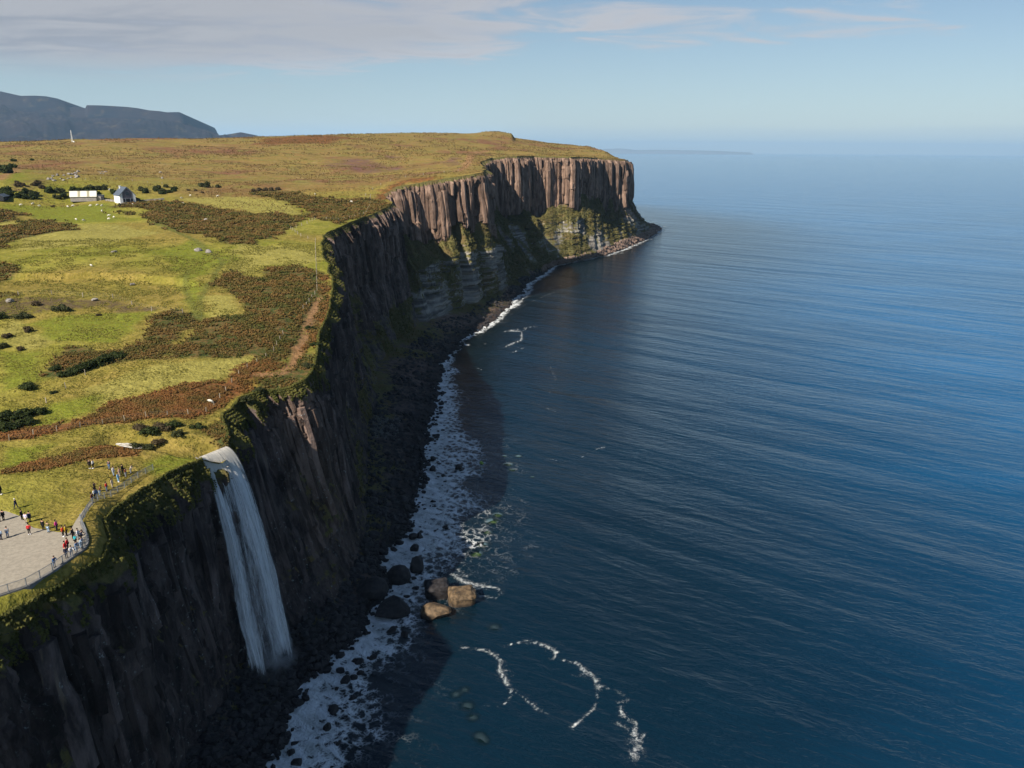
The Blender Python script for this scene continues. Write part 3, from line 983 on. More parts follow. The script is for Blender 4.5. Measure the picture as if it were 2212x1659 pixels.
veg = veg + 0.70 * fbm(A2 / 24, RZ / 14, octv=3, seed=203) * ((ZN == 1) | (ZN == 2) | (ZN == 3)) + 0.38 * fbm(A2 / 9, RZ / 7, octv=3, seed=205) * (ZN == 0) * (E[:, 1] < 430)[None]
fattr(me, 'veg', veg)
fattr(me, 'red', np.where(ZN == 0, ST[:, 9][None], np.where(ZN == 1, ST[:, 9][None] * .7, ST[:, 9][None] * np.where(ZN == 3, 0.75, 0.35))))
fattr(me, 'strata', np.clip(stra, 0, 1))
fattr(me, 'tone', np.where(ZN <= 1, 0.55 + 1.0 * _hash(cid, np.floor(RZ / 19.0), cid * 0, 12), 1.0))
cliff = tag(link('cliff', me, M_CLIFF), 'columned dark basalt sea cliffs running out to the far headland', kind='structure')

# basalt columns of the sunlit walls, one mesh each
def basalt_columns():
    kc = np.interp(cw, arcB, kk)
    yE = np.interp(cw, arcB, E[:, 1])
    rr = random.Random(77)
    n_ = 0
    for q in range(NCOL - 1):
        near_ = 84 < yE[q] < 215 and abs(yE[q] - 140.7) > 5
        if not (790 < yE[q] < 985 or 505 < yE[q] < 585 or 384 < yE[q] < 430 or near_):
            continue
        if rr.random() < (.30 if near_ else .22):
            continue
        wq = cw[q + 1] - cw[q]
        i = int(np.clip(np.searchsorted(arcB, (cw[q] + cw[q + 1]) / 2), 1, NS - 2))
        top = rr.choice([2, 3, 4, 5, 9]); bot = rr.choice([nE - 3, nE - 1, nE, nE - 9])
        if near_:
            top = rr.randint(11, 22); bot = rr.randint(nE - 4, nE + nC + 12)
        rad = wq * (rr.uniform(.55, .80) if near_ else rr.uniform(.46, .62))
        rings = []
        rows_ = np.linspace(top, bot, 6).astype(int)
        an0 = rr.uniform(0, 6.28)
        sides = rr.choice([5, 6, 6])
        jit = [rr.uniform(.85, 1.15) for _ in range(sides)]
        mean = np.mean([disp[r_, i] for r_ in rows_])
        lean = rr.uniform(-.02, .02)
        for r_ in rows_:
            c = RXY[r_, i] + OUT[i] * (0.5 * mean + 0.5 * disp[r_, i] - rad * .35)
            k_ = rr.uniform(.93, 1.05)
            for s_ in range(sides):
                a_ = an0 + s_ * 6.2832 / sides
                rings.append((c[0] + math.cos(a_) * rad * jit[s_] * k_, c[1] + math.sin(a_) * rad * jit[s_] * k_, RZ[r_, i] + (0.35 * rr.random() if r_ == top else 0)))
        fc = []
        for a_ in range(5):
            for s_ in range(sides):
                fc.append((a_ * sides + s_, a_ * sides + (s_ + 1) % sides, (a_ + 1) * sides + (s_ + 1) % sides, (a_ + 1) * sides + s_))
        me_ = bpy.data.meshes.new('basalt_column')
        me_.from_pydata(rings, [], fc + [tuple(range(sides)), tuple(range(5 * sides, 6 * sides))[::-1]])
        me_.update()
        bm_ = bmesh.new(); bm_.from_mesh(me_); bmesh.ops.recalc_face_normals(bm_, faces=bm_.faces); bm_.to_mesh(me_); bm_.free()
        nv = len(me_.vertices)
        fattr(me_, 'veg', np.full(nv, -.25)); fattr(me_, 'red', np.full(nv, ST[i, 9] * rr.uniform(.8, 1.1))); fattr(me_, 'strata', np.zeros(nv)); fattr(me_, 'tone', np.full(nv, rr.uniform(.6, 1.9) if near_ else rr.uniform(.7, 1.3)))
        link('basalt_column', me_, M_CLIFF, cliff)
        n_ += 1
    print('columns', n_)


basalt_columns()

# ------------------------------------------------------------------ sea
def axis(lo, hi, step, grow, lim):
    a = list(np.arange(lo, hi + .01, step))
    s = step
    while a[-1] < lim[1]:
        s *= grow; a.append(a[-1] + s)
    s = step; pre = []
    v = lo
    while v > lim[0]:
        s *= grow; v -= s; pre.append(v)
    return np.array(pre[::-1] + a)


sx = axis(-58, 66, 0.6, 1.07, (-300, 45000))
sy = np.concatenate([axis(84, 330, 0.7, 1.07, (-400, 331)), ])
sy = sy[sy <= 330.1]
ext = [sy[-1]]
st_ = 0.8
while ext[-1] < 1250:
    st_ = min(st_ * 1.02, 3.0); ext.append(ext[-1] + st_)
while ext[-1] < 60000:
    st_ *= 1.12; ext.append(ext[-1] + st_)
sy = np.concatenate([sy, ext[1:]])
SX, SY = np.meshgrid(sx, sy)
fl = np.stack([SX.ravel(), SY.ravel()], 1)
Wp = W[::3]
nearsel = (fl[:, 1] < 1700) & (fl[:, 1] > -300) & (fl[:, 0] < 620)
sd = np.full(len(fl), 400.0)
idx = np.nonzero(nearsel)[0]
for a in range(0, len(idx), 4000):
    q = fl[idx[a:a + 4000]]
    d2 = (q[:, None, 0] - Wp[None, :, 0]) ** 2 + (q[:, None, 1] - Wp[None, :, 1]) ** 2
    sd[idx[a:a + 4000]] = np.sqrt(d2.min(1))
wx = np.interp(fl[:, 1], np.maximum.accumulate(W[:, 1]), W[:, 0])
inland = (fl[:, 0] < wx)
sd = np.where(inland, -sd, sd)
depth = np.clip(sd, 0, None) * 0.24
fx, fy = fl[:, 0], fl[:, 1]
# algae rocks under the surface
ALGAE = [(1098, 1003, 1.7), (1106, 1015, 1.3), (1075, 1112, 1.5), (1062, 1126, 1.9), (1052, 1150, 1.3), (1040, 1176, 1.7), (1027, 1196, 1.8), (1120, 985, 1.2),
         (1090, 985, 1.0), (1150, 1030, 0.9), (1068, 1355, 1.2), (1010, 1525, 1.2), (1022, 1550, 1.0), (1036, 1590, 1.1), (1045, 1600, 1.0), (985, 1500, 0.9), (1005, 1490, 0.8)]
for a, b, rr in ALGAE:
    p = at(a, b, 0)
    g = np.exp(-(((fx - p[0]) ** 2 + (fy - p[1]) ** 2) / (rr * 1.5) ** 2) ** 2)
    depth = depth * (1 - g) + np.minimum(depth, 0.55 if b < 1300 else 1.7) * g
# surf: broad near the falls, thin along the far shore, plus drifting foam lines
brd = np.interp(fy, [80, 110, 140, 170, 188, 230, 300, 380, 440, 520, 640, 760, 900, 1150, 1250], [20, 19, 16, 13, 20, 23, 15, 6.5, 3.5, 6, 7, 4.5, 5, 3, 2]) * (1 + 0.5 * fbm(fx / 14, fy / 14, octv=3, seed=91))
foam = np.clip(1.05 - np.clip(sd, 0, None) / np.maximum(brd, .5), 0, 1)
foam = np.where(sd > 0, foam, 1.0)
halo = 0.17 * np.clip(1 - sd / (brd * 2.3), 0, 1)
foam = np.maximum(foam * 0.95, halo)
LINES = [
    ([(1090, 1520), (1108, 1500), (1098, 1480), (1085, 1455), (1078, 1440), (1082, 1425), (1070, 1415), (1048, 1405), (1000, 1400)], 1.1, .95),
    ([(1110, 1490), (1140, 1515), (1170, 1535), (1205, 1560)], 0.9, .78),
    ([(1040, 1530), (1090, 1522), (1108, 1505)], 0.6, .65),
    ([(1080, 1395), (1130, 1386), (1180, 1395), (1205, 1408), (1195, 1422), (1240, 1432), (1262, 1450), (1285, 1462), (1295, 1490), (1290, 1510), (1280, 1535), (1255, 1552), (1235, 1570)], 0.9, .95),
    ([(1290, 1478), (1330, 1492), (1360, 1510), (1335, 1520), (1345, 1545), (1370, 1560), (1368, 1590), (1378, 1610), (1370, 1640)], 1.3, .80),
    ([(1330, 1560), (1360, 1580), (1375, 1600), (1395, 1580)], 0.9, .68),
    ([(1155, 705), (1090, 716), (1128, 716), (1125, 735), (1100, 745), (1085, 752), (1130, 752), (1110, 760)], 1.7, .95),
    ([(1128, 716), (1140, 706), (1172, 706)], 1.2, .95),
    ([(1030, 795), (1046, 800)], 0.9, .85), ([(1035, 745), (1050, 742)], 0.8, .85),
    ([(1130, 975), (1180, 990), (1215, 997), (1250, 990), (1280, 975), (1305, 965)], 0.6, .62),
    ([(1190, 790), (1200, 820), (1185, 850)], 1.5, .45), ([(1150, 870), (1190, 885), (1200, 890)], 2.0, .48),
    ([(1310, 552), (1345, 546)], 3.0, .95), ([(1240, 565), (1290, 556)], 2.5, .75), ([(1060, 690), (1120, 655), (1150, 625)], 3.2, 1.0),
    ([(1130, 660), (1175, 640), (1200, 630)], 2.0, .6),
    ([(975, 1240), (1000, 1255), (1040, 1268), (1075, 1270), (1088, 1282), (1070, 1292), (1035, 1285)], 1.6, .9), ([(990, 1230), (1010, 1245)], 1.6, .75),
    ([(975, 1345), (985, 1338), (1000, 1326)], 0.6, .6), ([(810, 1580), (840, 1590)], 1.0, .8),
    ([(860, 1345), (920, 1355)], 1.2, .7),
]
drift = np.zeros(len(fx))
for pts, wdt, st in LINES:
    g = np.array([at(a, b, 0)[:2] for a, b in pts])
    sel = (fx > g[:, 0].min() - 12) & (fx < g[:, 0].max() + 12) & (fy > g[:, 1].min() - 14) & (fy < g[:, 1].max() + 14)
    dd = dist_line(fx[sel] + 0.7 * fbm(fx[sel] / 4, fy[sel] / 4, octv=3, seed=95), fy[sel] + 0.7 * fbm(fx[sel] / 4, fy[sel] / 4, octv=3, seed=96), g)
    ww = wdt * np.clip(0.55 + 0.75 * fbm(fx[sel] / 7, fy[sel] / 7, octv=2, seed=97), .18, 1.2)
    drift[sel] = np.maximum(drift[sel], st * np.maximum(np.exp(-(dd / (0.75 * ww)) ** 2), 0.50 * np.exp(-(dd / (2.4 * ww)) ** 2)))
hz = 0.20 * fbm(fx / 5, fy / 5, octv=3, seed=92) * np.exp(-np.clip(sd, 0, None) / 12) + 0.05 * fbm(fx / 2.5, fy / 2.5, octv=2, seed=93) * np.exp(-np.clip(sd, 0, None) / 25)
hz = np.where(inland, 0, hz)
sv = np.stack([fx, fy, hz], 1)
Fq = grid_faces(len(sy), len(sx))
fi = (sd[Fq] < -14).all(1)
Fq = Fq[~fi]
me = mesh_np('sea', sv, Fq)
fattr(me, 'depth', depth); fattr(me, 'foam', foam); fattr(me, 'drift', drift)
tag(link('sea', me, M_SEA), 'deep blue open sea with white surf along the cliffs', kind='structure')

# ------------------------------------------------------------------ boulders
def rock_mesh(seed, sub=2, squash=0.72, cuts=9, name='boulder'):
    r = random.Random(seed)
    bm = bmesh.new()
    bmesh.ops.create_icosphere(bm, subdivisions=sub, radius=1.0)
    # shave with random planes for a broken, blocky stone
    for _ in range(cuts):
        n = Vector((r.gauss(0, 1), r.gauss(0, 1), r.gauss(0, 1))).normalized()
        d = r.uniform(0.55, 0.85)
        for v in bm.verts:
            k = v.co.dot(n) - d
            if k > 0:
                v.co -= n * k
    for v in bm.verts:
        v.co *= 1 + r.uniform(-0.05, 0.05)
        v.co.z *= squash
    return bm_mesh(name, bm)


ROCKS = [rock_mesh(100 + i, 2, random.uniform(0.55, 0.95)) for i in range(10)]


def boulder(x, y, z, s, label, group=None, mat=M_ROCK, mesh=None, rot=None, name='boulder'):
    o = link(name, mesh or random.choice(ROCKS), mat)
    o.location = (x, y, z)
    s = (s * random.uniform(.8, 1.2), s * random.uniform(.8, 1.2), s * random.uniform(.8, 1.15)) if np.isscalar(s) else s
    o.scale = s
    o.rotation_euler = rot or (random.uniform(-.4, .4), random.uniform(-.4, .4), random.uniform(0, 6.28))
    tag(o, label, 'boulder', group)
    return o


def block_mesh(seed, bev=0.12, name='boulder'):
    r = random.Random(seed)
    bm = bmesh.new()
    bmesh.ops.create_cube(bm, size=2.0)
    bmesh.ops.subdivide_edges(bm, edges=bm.edges[:], cuts=4, use_grid_fill=True)
    for v in bm.verts:
        c = v.co
        e = sorted(abs(k) for k in c)
        rad = 1 - bev * (max(0, e[1] - .5) ** 2 * 3)
        v.co = Vector((c.x * rad, c.y * rad, c.z * rad)) + Vector((r.uniform(-1, 1), r.uniform(-1, 1), r.uniform(-1, 1))) * 0.055
        if abs(c.z) < 0.3 and bev < .3:
            v.co.x *= 0.965; v.co.y *= 0.965
    return bm_mesh(name, bm)


def shape_z(px, py, z, s, label, mat=M_ROCK, mesh=None, rz=0.0, tilt=(0, 0), mul=(1, 1, 1)):
    p = at(px, py, z)
    return boulder(p[0], p[1], z, (s * mul[0], s * mul[1], s * mul[2]), label, None, mat, mesh, (tilt[0], tilt[1], rz))


# the big stones that stand out in the surf
shape_z(998, 1292, 0.9, 2.75, 'square tan block of rock standing sunlit in the foam', M_ROCKT, block_mesh(1, .20), 0.25, (0.10, 0.05), (1.2, 0.95, .85))
shape_z(942, 1322, 0.7, 2.8, 'long rounded boulder, half tan in sun and half in shadow', M_ROCKT, rock_mesh(311, 3, .85, 6), -0.05, (0.1, 0.0), (1.35, .95, 1.0))
shape_z(944, 1277, 0.9, 2.9, 'dark square boulder behind the sunlit tan block', M_ROCK, block_mesh(3, .16), 0.15, (0, -0.05), (1.05, .9, .85))
shape_z(861, 1246, 1.1, 3.1, 'dark pyramid boulder alone in the surf with white foam behind', M_ROCK, rock_mesh(301, 2, 1.0), 0.3, mul=(1.0, .9, 1.1))
shape_z(900, 1225, 0.9, 2.3, 'upright dark boulder right of the pyramid boulder in the surf', M_ROCK, rock_mesh(302, 2, 1.1), 0.9, mul=(.9, .9, 1.25))
shape_z(848, 1315, 1.0, 4.6, 'biggest dark boulder, a low slab at the edge of the boulder beach', M_ROCK, rock_mesh(303, 2, .8), 0.5, mul=(1.1, .8, .8))
shape_z(800, 1275, 1.5, 4.4, 'broad dark rock mass joined to the beach above the big slab', M_ROCK, rock_mesh(304, 2, .9), 1.2)
shape_z(893, 1160, 0.5, 1.5, 'rounded dark boulder in the middle of the surf below the headland', M_ROCK, rock_mesh(305, 2, .8), 0.2)
shape_z(895, 1184, 0.5, 1.5, 'dark egg shaped boulder just above the upright surf boulder', M_ROCK, rock_mesh(306, 2, .8), 0.8)
shape_z(990, 1010, 0.5, 1.5, 'brownish boulder standing off the surf line in open water', M_ROCK, rock_mesh(307, 2, .9), 0.8)
shape_z(1040, 1000, 0.2, 0.8, 'small olive rock awash farther out than the other stones', M_ALGAE, rock_mesh(308, 2, .8), 0.4)
shape_z(935, 1012, 0.5, 1.4, 'dark boulder in the foam with a twin just above it', M_ROCK, rock_mesh(309, 2, .9), 0.3)
shape_z(935, 992, 0.5, 1.3, 'dark boulder in the foam with a twin just below it', M_ROCK, rock_mesh(310, 2, .9), 1.3)

RX = random.Random(5)


def shore_pt(k, f):
    """f = 0 at the cliff foot, 1 at the waterline, above 1 out in the surf"""
    i = int(np.clip(np.searchsorted(kk, k), 0, NS - 1))
    b, w = B[i], W[i]
    x, y = b[:2] + (w - b[:2]) * f
    z = b[2] + (0.0 - b[2]) * f if f < 1 else -0.25
    return x, y, max(z, -0.3)


def key_of(Y):
    i = int(np.argmin(np.abs(W[:, 1] - Y)))
    return kk[i]


# individual stones: surf stones, beach stones, far shore stones
SURF = [(110, 205, 62, 1.0, 2.0, .5, 1.5, 'dark wet boulder in the white surf between waterfall and headland', 'boulders in the surf near the waterfall'),
        (205, 330, 36, 1.0, 1.6, .5, 1.3, 'dark wet boulder in the surf strip below the shaded near headland', 'boulders in the surf below the near headland')]
for y0, y1, n, f0, f1, s0, s1, lab, grp in SURF:
    for _ in range(n):
        k = key_of(RX.uniform(y0, y1))
        x, y, z = shore_pt(k, RX.uniform(f0, f1))
        s = s0 + (s1 - s0) * RX.random() ** 2
        if y1 == 205:
            w_ = 'at the picture bottom' if y < 128 else 'off the waterfall foot' if y < 150 else 'between waterfall and tan block' if y < 168 else 'beyond the tan block'
        else:
            w_ = 'below the lit notch' if y < 245 else 'off the grey shingle' if y < 290 else 'at the near beach end'
        lab = ('small ' if s < .75 else 'large ' if s > 1.15 else '') + 'dark wet boulder in the surf ' + w_
        boulder(x, y, z + 0.15 * s, s, lab, grp)
BEACH = [(108, 190, 60, .1, 1.0, .9, 2.3, 'dark boulder heaped on the black beach around the waterfall foot', 'boulders on the beach around the waterfall'),
         (190, 330, 75, .15, 1.0, .8, 2.2, 'dark boulder on the shaded beach under the near headland', 'boulders on the beach under the near headland'),
         (330, 620, 40, .4, 1.0, 1.0, 2.4, 'grey brown boulder on the shore between the two headlands', 'boulders on the shore between the headlands')]
for y0, y1, n, f0, f1, s0, s1, lab, grp in BEACH:
    for _ in range(int(n * .62)):
        k = key_of(RX.uniform(y0, y1))
        f = RX.uniform(f0, f1)
        x, y, z = shore_pt(k, f)
        s = s0 + (s1 - s0) * RX.random() ** 2
        sz_ = 'small ' if s < s0 + .2 else 'large ' if s > s0 + .8 else ''
        w_ = ('left of the waterfall foot' if y < 132 else 'at the waterfall foot' if y < 150 else 'between waterfall and tan block' if y < 170 else 'behind the biggest dark boulder') if y0 == 108 else \
            ('close to the tan block' if y < 235 else 'beside the grey shingle' if y < 285 else 'past the grey shingle') if y0 == 190 else \
            ('below the shaded bluff' if y < 430 else 'below the middle headland' if y < 540 else 'in the shaded bay')
        boulder(x, y, z + 0.1 * s, s, sz_ + ('dark' if y0 < 300 else 'grey brown') + ' boulder on the beach ' + w_, grp)
for _ in range(62):
    k = key_of(RX.uniform(745, 1130))
    f = RX.uniform(.15, 1.02)
    x, y, z = shore_pt(k, f)
    s = 1.3 + 2.2 * RX.random() ** 2
    w_ = 'at the far headland, near end' if y < 830 else 'at the far headland, middle shore' if y < 930 else 'at the far headland tip'
    boulder(x, y, z + 0.25 * s, s, ('small ' if s < 1.5 else 'large ' if s > 2.4 else '') + 'reddish brown boulder ' + w_, 'boulders at the foot of the far headland', M_ROCKB)

# the countless rest of the beach stones
def stone_heap(name, y0, y1, n, f0, f1, s0, s1, mat, label, seed, z_off=0.1):
    r = np.random.default_rng(seed)
    base = []
    for q in range(6):
        bm = bmesh.new()
        bmesh.ops.create_icosphere(bm, subdivisions=1, radius=1.0)
        rr = random.Random(seed * 10 + q)
        for v in bm.verts:
            v.co *= rr.uniform(.72, 1.12)
        base.append((np.array([v.co[:] for v in bm.verts]), np.array([[v.index for v in f.verts] for f in bm.faces])))
        bm.free()
    V, Fs, o = [], [], 0
    ids = np.nonzero((W[:, 1] > y0) & (W[:, 1] < y1))[0]
    for j in range(n):
        i = ids[r.integers(len(ids))]
        f = r.uniform(f0, f1)
        b, w = B[i], W[i]
        x, y = b[:2] + (w - b[:2]) * f
        y += r.uniform(-1, 1); x += r.uniform(-1, 1)
        z = b[2] * (1 - f) if f < 1 else -0.1
        s = s0 + (s1 - s0) * r.random() ** 3
        bv, bf = base[j % 6]
        a = r.uniform(0, 6.28)
        ca, sa = math.cos(a), math.sin(a)
        p = bv * s * np.array([1, r.uniform(.7, 1.2), r.uniform(.5, .9)])
        p = np.stack([p[:, 0] * ca - p[:, 1] * sa + x, p[:, 0] * sa + p[:, 1] * ca + y, p[:, 2] + z + z_off * s + 0.25], 1)
        V.append(p); Fs.append(bf + o); o += len(bv)
    me = mesh_np(name, np.concatenate(V), np.concatenate(Fs), smooth=False)
    tag(link(name, me, mat), label, 'stones', kind='stuff')


stone_heap('beach_stones', 60, 330, 5200, .0, 1.15, .35, 1.3, M_ROCK, 'countless dark stones heaped along the shaded near beach', 3)
stone_heap('beach_stones', 330, 700, 2400, .25, 1.08, .5, 1.7, M_ROCK, 'dark stones strewn along the shore between the headlands', 4)
stone_heap('beach_stones', 740, 1190, 2600, .05, 1.04, .7, 2.4, M_ROCKB, 'brown stones banked along the foot of the far headland', 5)
# algae covered rocks just under the water
for n_, (a, b, rr) in enumerate(ALGAE):
    p = at(a, b, -0.35)
    o = boulder(p[0], p[1], (-0.30 if b < 1300 else -1.1) - 0.50 * rr, (rr * 1.15, rr * 1.05, rr * .6), 'pale green weedy rock showing through the water off the beach', 'weedy rocks under the water', M_ALGAE, name='submerged_rock')
    o['category'] = 'rock'

# ------------------------------------------------------------------ waterfall
def make_fall():
    root = empty('waterfall', (-50, 138, 2.5))
    tag(root, 'white waterfall plunging from the grassy lip to the dark beach', 'waterfall')
    NU, NV = 60, 130
    lip0, lip1 = np.array([-58.4, 136.9, 49.7]), np.array([-55.4, 143.4, 49.5])
    b0, b1 = at(548, 1480, 2.0), at(640, 1430, 2.0)
    us = np.linspace(0, 1, NU); ts_ = np.linspace(0, 1, NV); vs = ts_ ** 2.0
    for layer in range(3):
        V = np.zeros((NV, NU, 3)); dens = np.zeros((NV, NU)); peat = np.zeros((NV, NU))
        for i, v in enumerate(vs):
            for_lip = lip0 + (lip1 - lip0) * us[:, None]
            for_bot = b0 + (b1 - b0) * us[:, None]
            hf = ts_[i]
            p = for_lip * (1 - hf) + for_bot * hf
            p[:, 2] = for_lip[:, 2] * (1 - v) + (2.0 + 2.2 * np.sin(us * 9 + layer)) * v
            p[:, 0] += 0.5 * (layer - 1) * min(1, v * 4) + 0.7 * fbm(us * 7, np.full(NU, v * 3), octv=3, seed=300 + layer) * min(1, v * 5)
            p[:, 1] += 0.5 * fbm(us * 5, np.full(NU, v * 3), octv=3, seed=310 + layer) * min(1, v * 5)
            V[i] = p
            left = np.exp(-((us - (0.11 + .03 * v)) / (0.11 + .03 * v)) ** 2)
            right = np.exp(-((us - (0.72 + .04 * v)) / (0.22 - .02 * v)) ** 2)
            mid = 0.36 * np.exp(-((us - 0.40) / 0.16) ** 2) * (1 - .5 * v)
            d_ = np.maximum(np.maximum(left, right), mid) * (1.0 - 0.25 * v)
            d_ = np.maximum(d_, 1.05 * (1 - sstep(0.03, 0.16, v)))
            d_ *= sstep(0, .05, us) * (1 - sstep(.95, 1, us))
            d_ -= 0.75 * sstep(0.90, 1.0, v)
            dens[i] = d_; peat[i] = 0.75 * (1 - sstep(0.02, 0.14, v))
        me = mesh_np('water_veil', V.reshape(-1, 3) - np.array([-50, 138, 2.5]), grid_faces(NV, NU))
        fattr(me, 'dens', dens * (1.0 if layer == 1 else 0.78)); fattr(me, 'peat', peat)
        uvl = me.uv_layers.new(name='UVMap')
        li = np.empty(len(me.loops), np.int32); me.loops.foreach_get('vertex_index', li)
        U, Vv = np.meshgrid(us, vs)
        uvl.data.foreach_set('uv', np.stack([U.ravel()[li], Vv.ravel()[li]], 1).astype(np.float32).ravel())
        link('water_veil', me, M_FALL, root)


make_fall()


def mat_stream():
    m = bpy.data.materials.new('peaty_burn'); m.use_nodes = True
    t = NT(m.node_tree)
    P = t.n('ShaderNodeNewGeometry').outputs['Position']
    n = t.noise(t.mapping(P, (0.5, 1.2, 1)), 1.2, 5.0, 0.65, 0.8)
    c = t.mix(t.ramp(n, 0.38, 0.55), rgb(0.16, 0.11, 0.06), rgb(0.72, 0.68, 0.60))
    b = t.n('ShaderNodeBump', {'Strength': 1.0, 'Distance': 0.5, 'Height': n})
    p = t.n('ShaderNodeBsdfPrincipled', {'Base Color': c, 'Roughness': 0.35, 'Normal': b.outputs[0]})
    t.n('ShaderNodeOutputMaterial', {0: p})
    return m


def make_stream():
    pts = np.array(STREAM, float)
    seg_ = np.concatenate([[0], np.cumsum(np.linalg.norm(np.diff(pts, axis=0), axis=1))])
    ss = np.linspace(0, seg_[-1], 90)
    X = np.interp(ss, seg_, pts[:, 0]); Y = np.interp(ss, seg_, pts[:, 1])
    tx, ty = np.gradient(X), np.gradient(Y)
    l = np.hypot(tx, ty); nx, ny = -ty / l, tx / l
    wd = 0.9 * np.exp(-((X - POOL[0]) / 2.6) ** 2) + 0.1 + 1.2 * sstep(seg_[-1] - 8, seg_[-1] - 1, ss)
    us = np.linspace(-1, 1, 9)
    PX = X[:, None] + nx[:, None] * wd[:, None] * us; PY = Y[:, None] + ny[:, None] * wd[:, None] * us
    zc = land_h(X, Y)
    zc = np.minimum.accumulate(zc)
    zc = zc + 0.45 - 0.35 * sstep(-62, -58, X)
    zc = np.where(ss > seg_[-1] - 3, np.minimum(zc, 48.5), zc)
    PZ = zc[:, None] + 0.12 * fbm(PX / 1.2, PY / 1.2, octv=3, seed=7)
    me = mesh_np('stream', np.stack([PX, PY, PZ], -1).reshape(-1, 3), np.array([f_ for f_ in grid_faces(90, 9) if not (POOL[0] + 2.2 < X[f_[0] // 9] < -60.5)]))
    tag(link('stream', me, mat_stream()), 'narrow foaming burn running over the lip of the cliff', kind='structure')


make_stream()

# ------------------------------------------------------------------ viewing platform
M_GRAVEL = principled('pale_gravel', (0.30, 0.265, 0.21), 0.95, 0.1, noise=0.16, nscale=2.2, bump=0.05)
M_CONC = principled('weathered_concrete', (0.17, 0.165, 0.16), 0.9, 0.2, noise=0.25, nscale=0.9, bump=0.05)
M_STEEL = principled('galvanised_steel', (0.22, 0.235, 0.25), 0.5, 0.4, 0.35)
M_WOOD = principled('grey_post_wood', (0.33, 0.28, 0.21), 0.9, 0.1, noise=0.25, nscale=3.0)
M_WIRE = principled('fence_wire', (0.20, 0.19, 0.18), 0.6, 0.3)
bm = bmesh.new()
add_prism(bm, [tuple(p) for p in PAVE[::-1]], 51.2, 52.0)
bmesh.ops.triangulate(bm, faces=[f for f in bm.faces if len(f.verts) > 4])
bmesh.ops.recalc_face_normals(bm, faces=bm.faces)
tag(link('pavement', bm_mesh('pavement', bm), M_GRAVEL), 'pale gravel viewing platform behind the railing', kind='structure')


def resample(pts, step):
    pts = np.asarray(pts, float)
    L = np.concatenate([[0], np.cumsum(np.linalg.norm(np.diff(pts, axis=0), axis=1))])
    n = max(2, int(round(L[-1] / step)) + 1)
    s_ = np.linspace(0, L[-1], n)
    return np.stack([np.interp(s_, L, pts[:, i]) for i in range(pts.shape[1])], 1)


wall_line = resample(FENCE[:11], 0.8)
tn = np.gradient(wall_line, axis=0); tn /= np.linalg.norm(tn, axis=1)[:, None]
on = np.stack([tn[:, 1], -tn[:, 0]], 1)
i0, i1 = wall_line + on * 0.02, wall_line + on * 0.38
V = []
for a, b in zip(i0, i1):
    V += [(a[0], a[1], 48.2), (a[0], a[1], 52.12), (b[0], b[1], 52.12), (b[0] + (b[0] - a[0]) * .6, b[1] + (b[1] - a[1]) * .6, 48.2)]
V = np.array(V)
nn = len(i0)
Fw = []
for i in range(nn - 1):
    for j in range(4):
        Fw.append((i * 4 + j, i * 4 + (j + 1) % 4, (i + 1) * 4 + (j + 1) % 4, (i + 1) * 4 + j))
wall = link('retaining_wall', mesh_np('retaining_wall', V, np.array(Fw), smooth=False), M_CONC)
tag(wall, 'grey concrete retaining wall under the platform railing', 'wall')

# steel railing: a post every 2 m and a barred panel between posts
ft = resample(FENCE[:11], 1.9)
fz = 52.12


def railing(line, zf, name, label, bars=True, h=1.12):
    root = empty(name, (line[0][0], line[0][1], zf(line[0])))
    tag(root, label, 'railing')
    o0 = root.location.copy()
    for i, p in enumerate(line):
        bm = bmesh.new()
        add_box(bm, (0, 0, h / 2), (0.09, 0.09, h))
        add_box(bm, (0, 0, h + 0.015), (0.085, 0.085, 0.03))
        c = link('post', bm_mesh('post', bm), M_STEEL, root)
        c.location = Vector((p[0], p[1], zf(p))) - o0
        if i + 1 < len(line):
            q = line[i + 1]
            a = Vector((p[0], p[1], zf(p))) - o0; b = Vector((q[0], q[1], zf(q))) - o0
            bm = bmesh.new()
            up = Vector((0, 0, 1))
            add_bar(bm, a + up * (h - .04), b + up * (h - .04), 0.08)
            add_bar(bm, a + up * 0.14, b + up * 0.14, 0.045)
            n_ = 15 if bars else 0
            for k in range(1, n_):
                c_ = a + (b - a) * (k / n_)
                add_bar(bm, c_ + up * .14, c_ + up * (h - .04), 0.03, 4)
            link('barred_panel' if bars else 'rail_panel', bm_mesh('barred_panel', bm), M_STEEL, root)
    return root


off_line = ft + np.array([0.0, 0.0])
tg = np.gradient(ft, axis=0); tg /= np.linalg.norm(tg, axis=1)[:, None]
ft = ft + np.stack([tg[:, 1], -tg[:, 0]], 1) * 0.2
railing(ft, lambda p: 52.12, 'platform_railing', 'grey steel barred railing curving round the gravel platform')
ft2 = resample(FENCE[10:], 2.0) + np.array([0.3, 0])
railing(ft2, lambda p: float(land_h(np.array([p[0] - .3]), np.array([p[1]]))[0]) - 0.02, 'grass_railing', 'low steel barred railing climbing the grassy edge towards the waterfall')

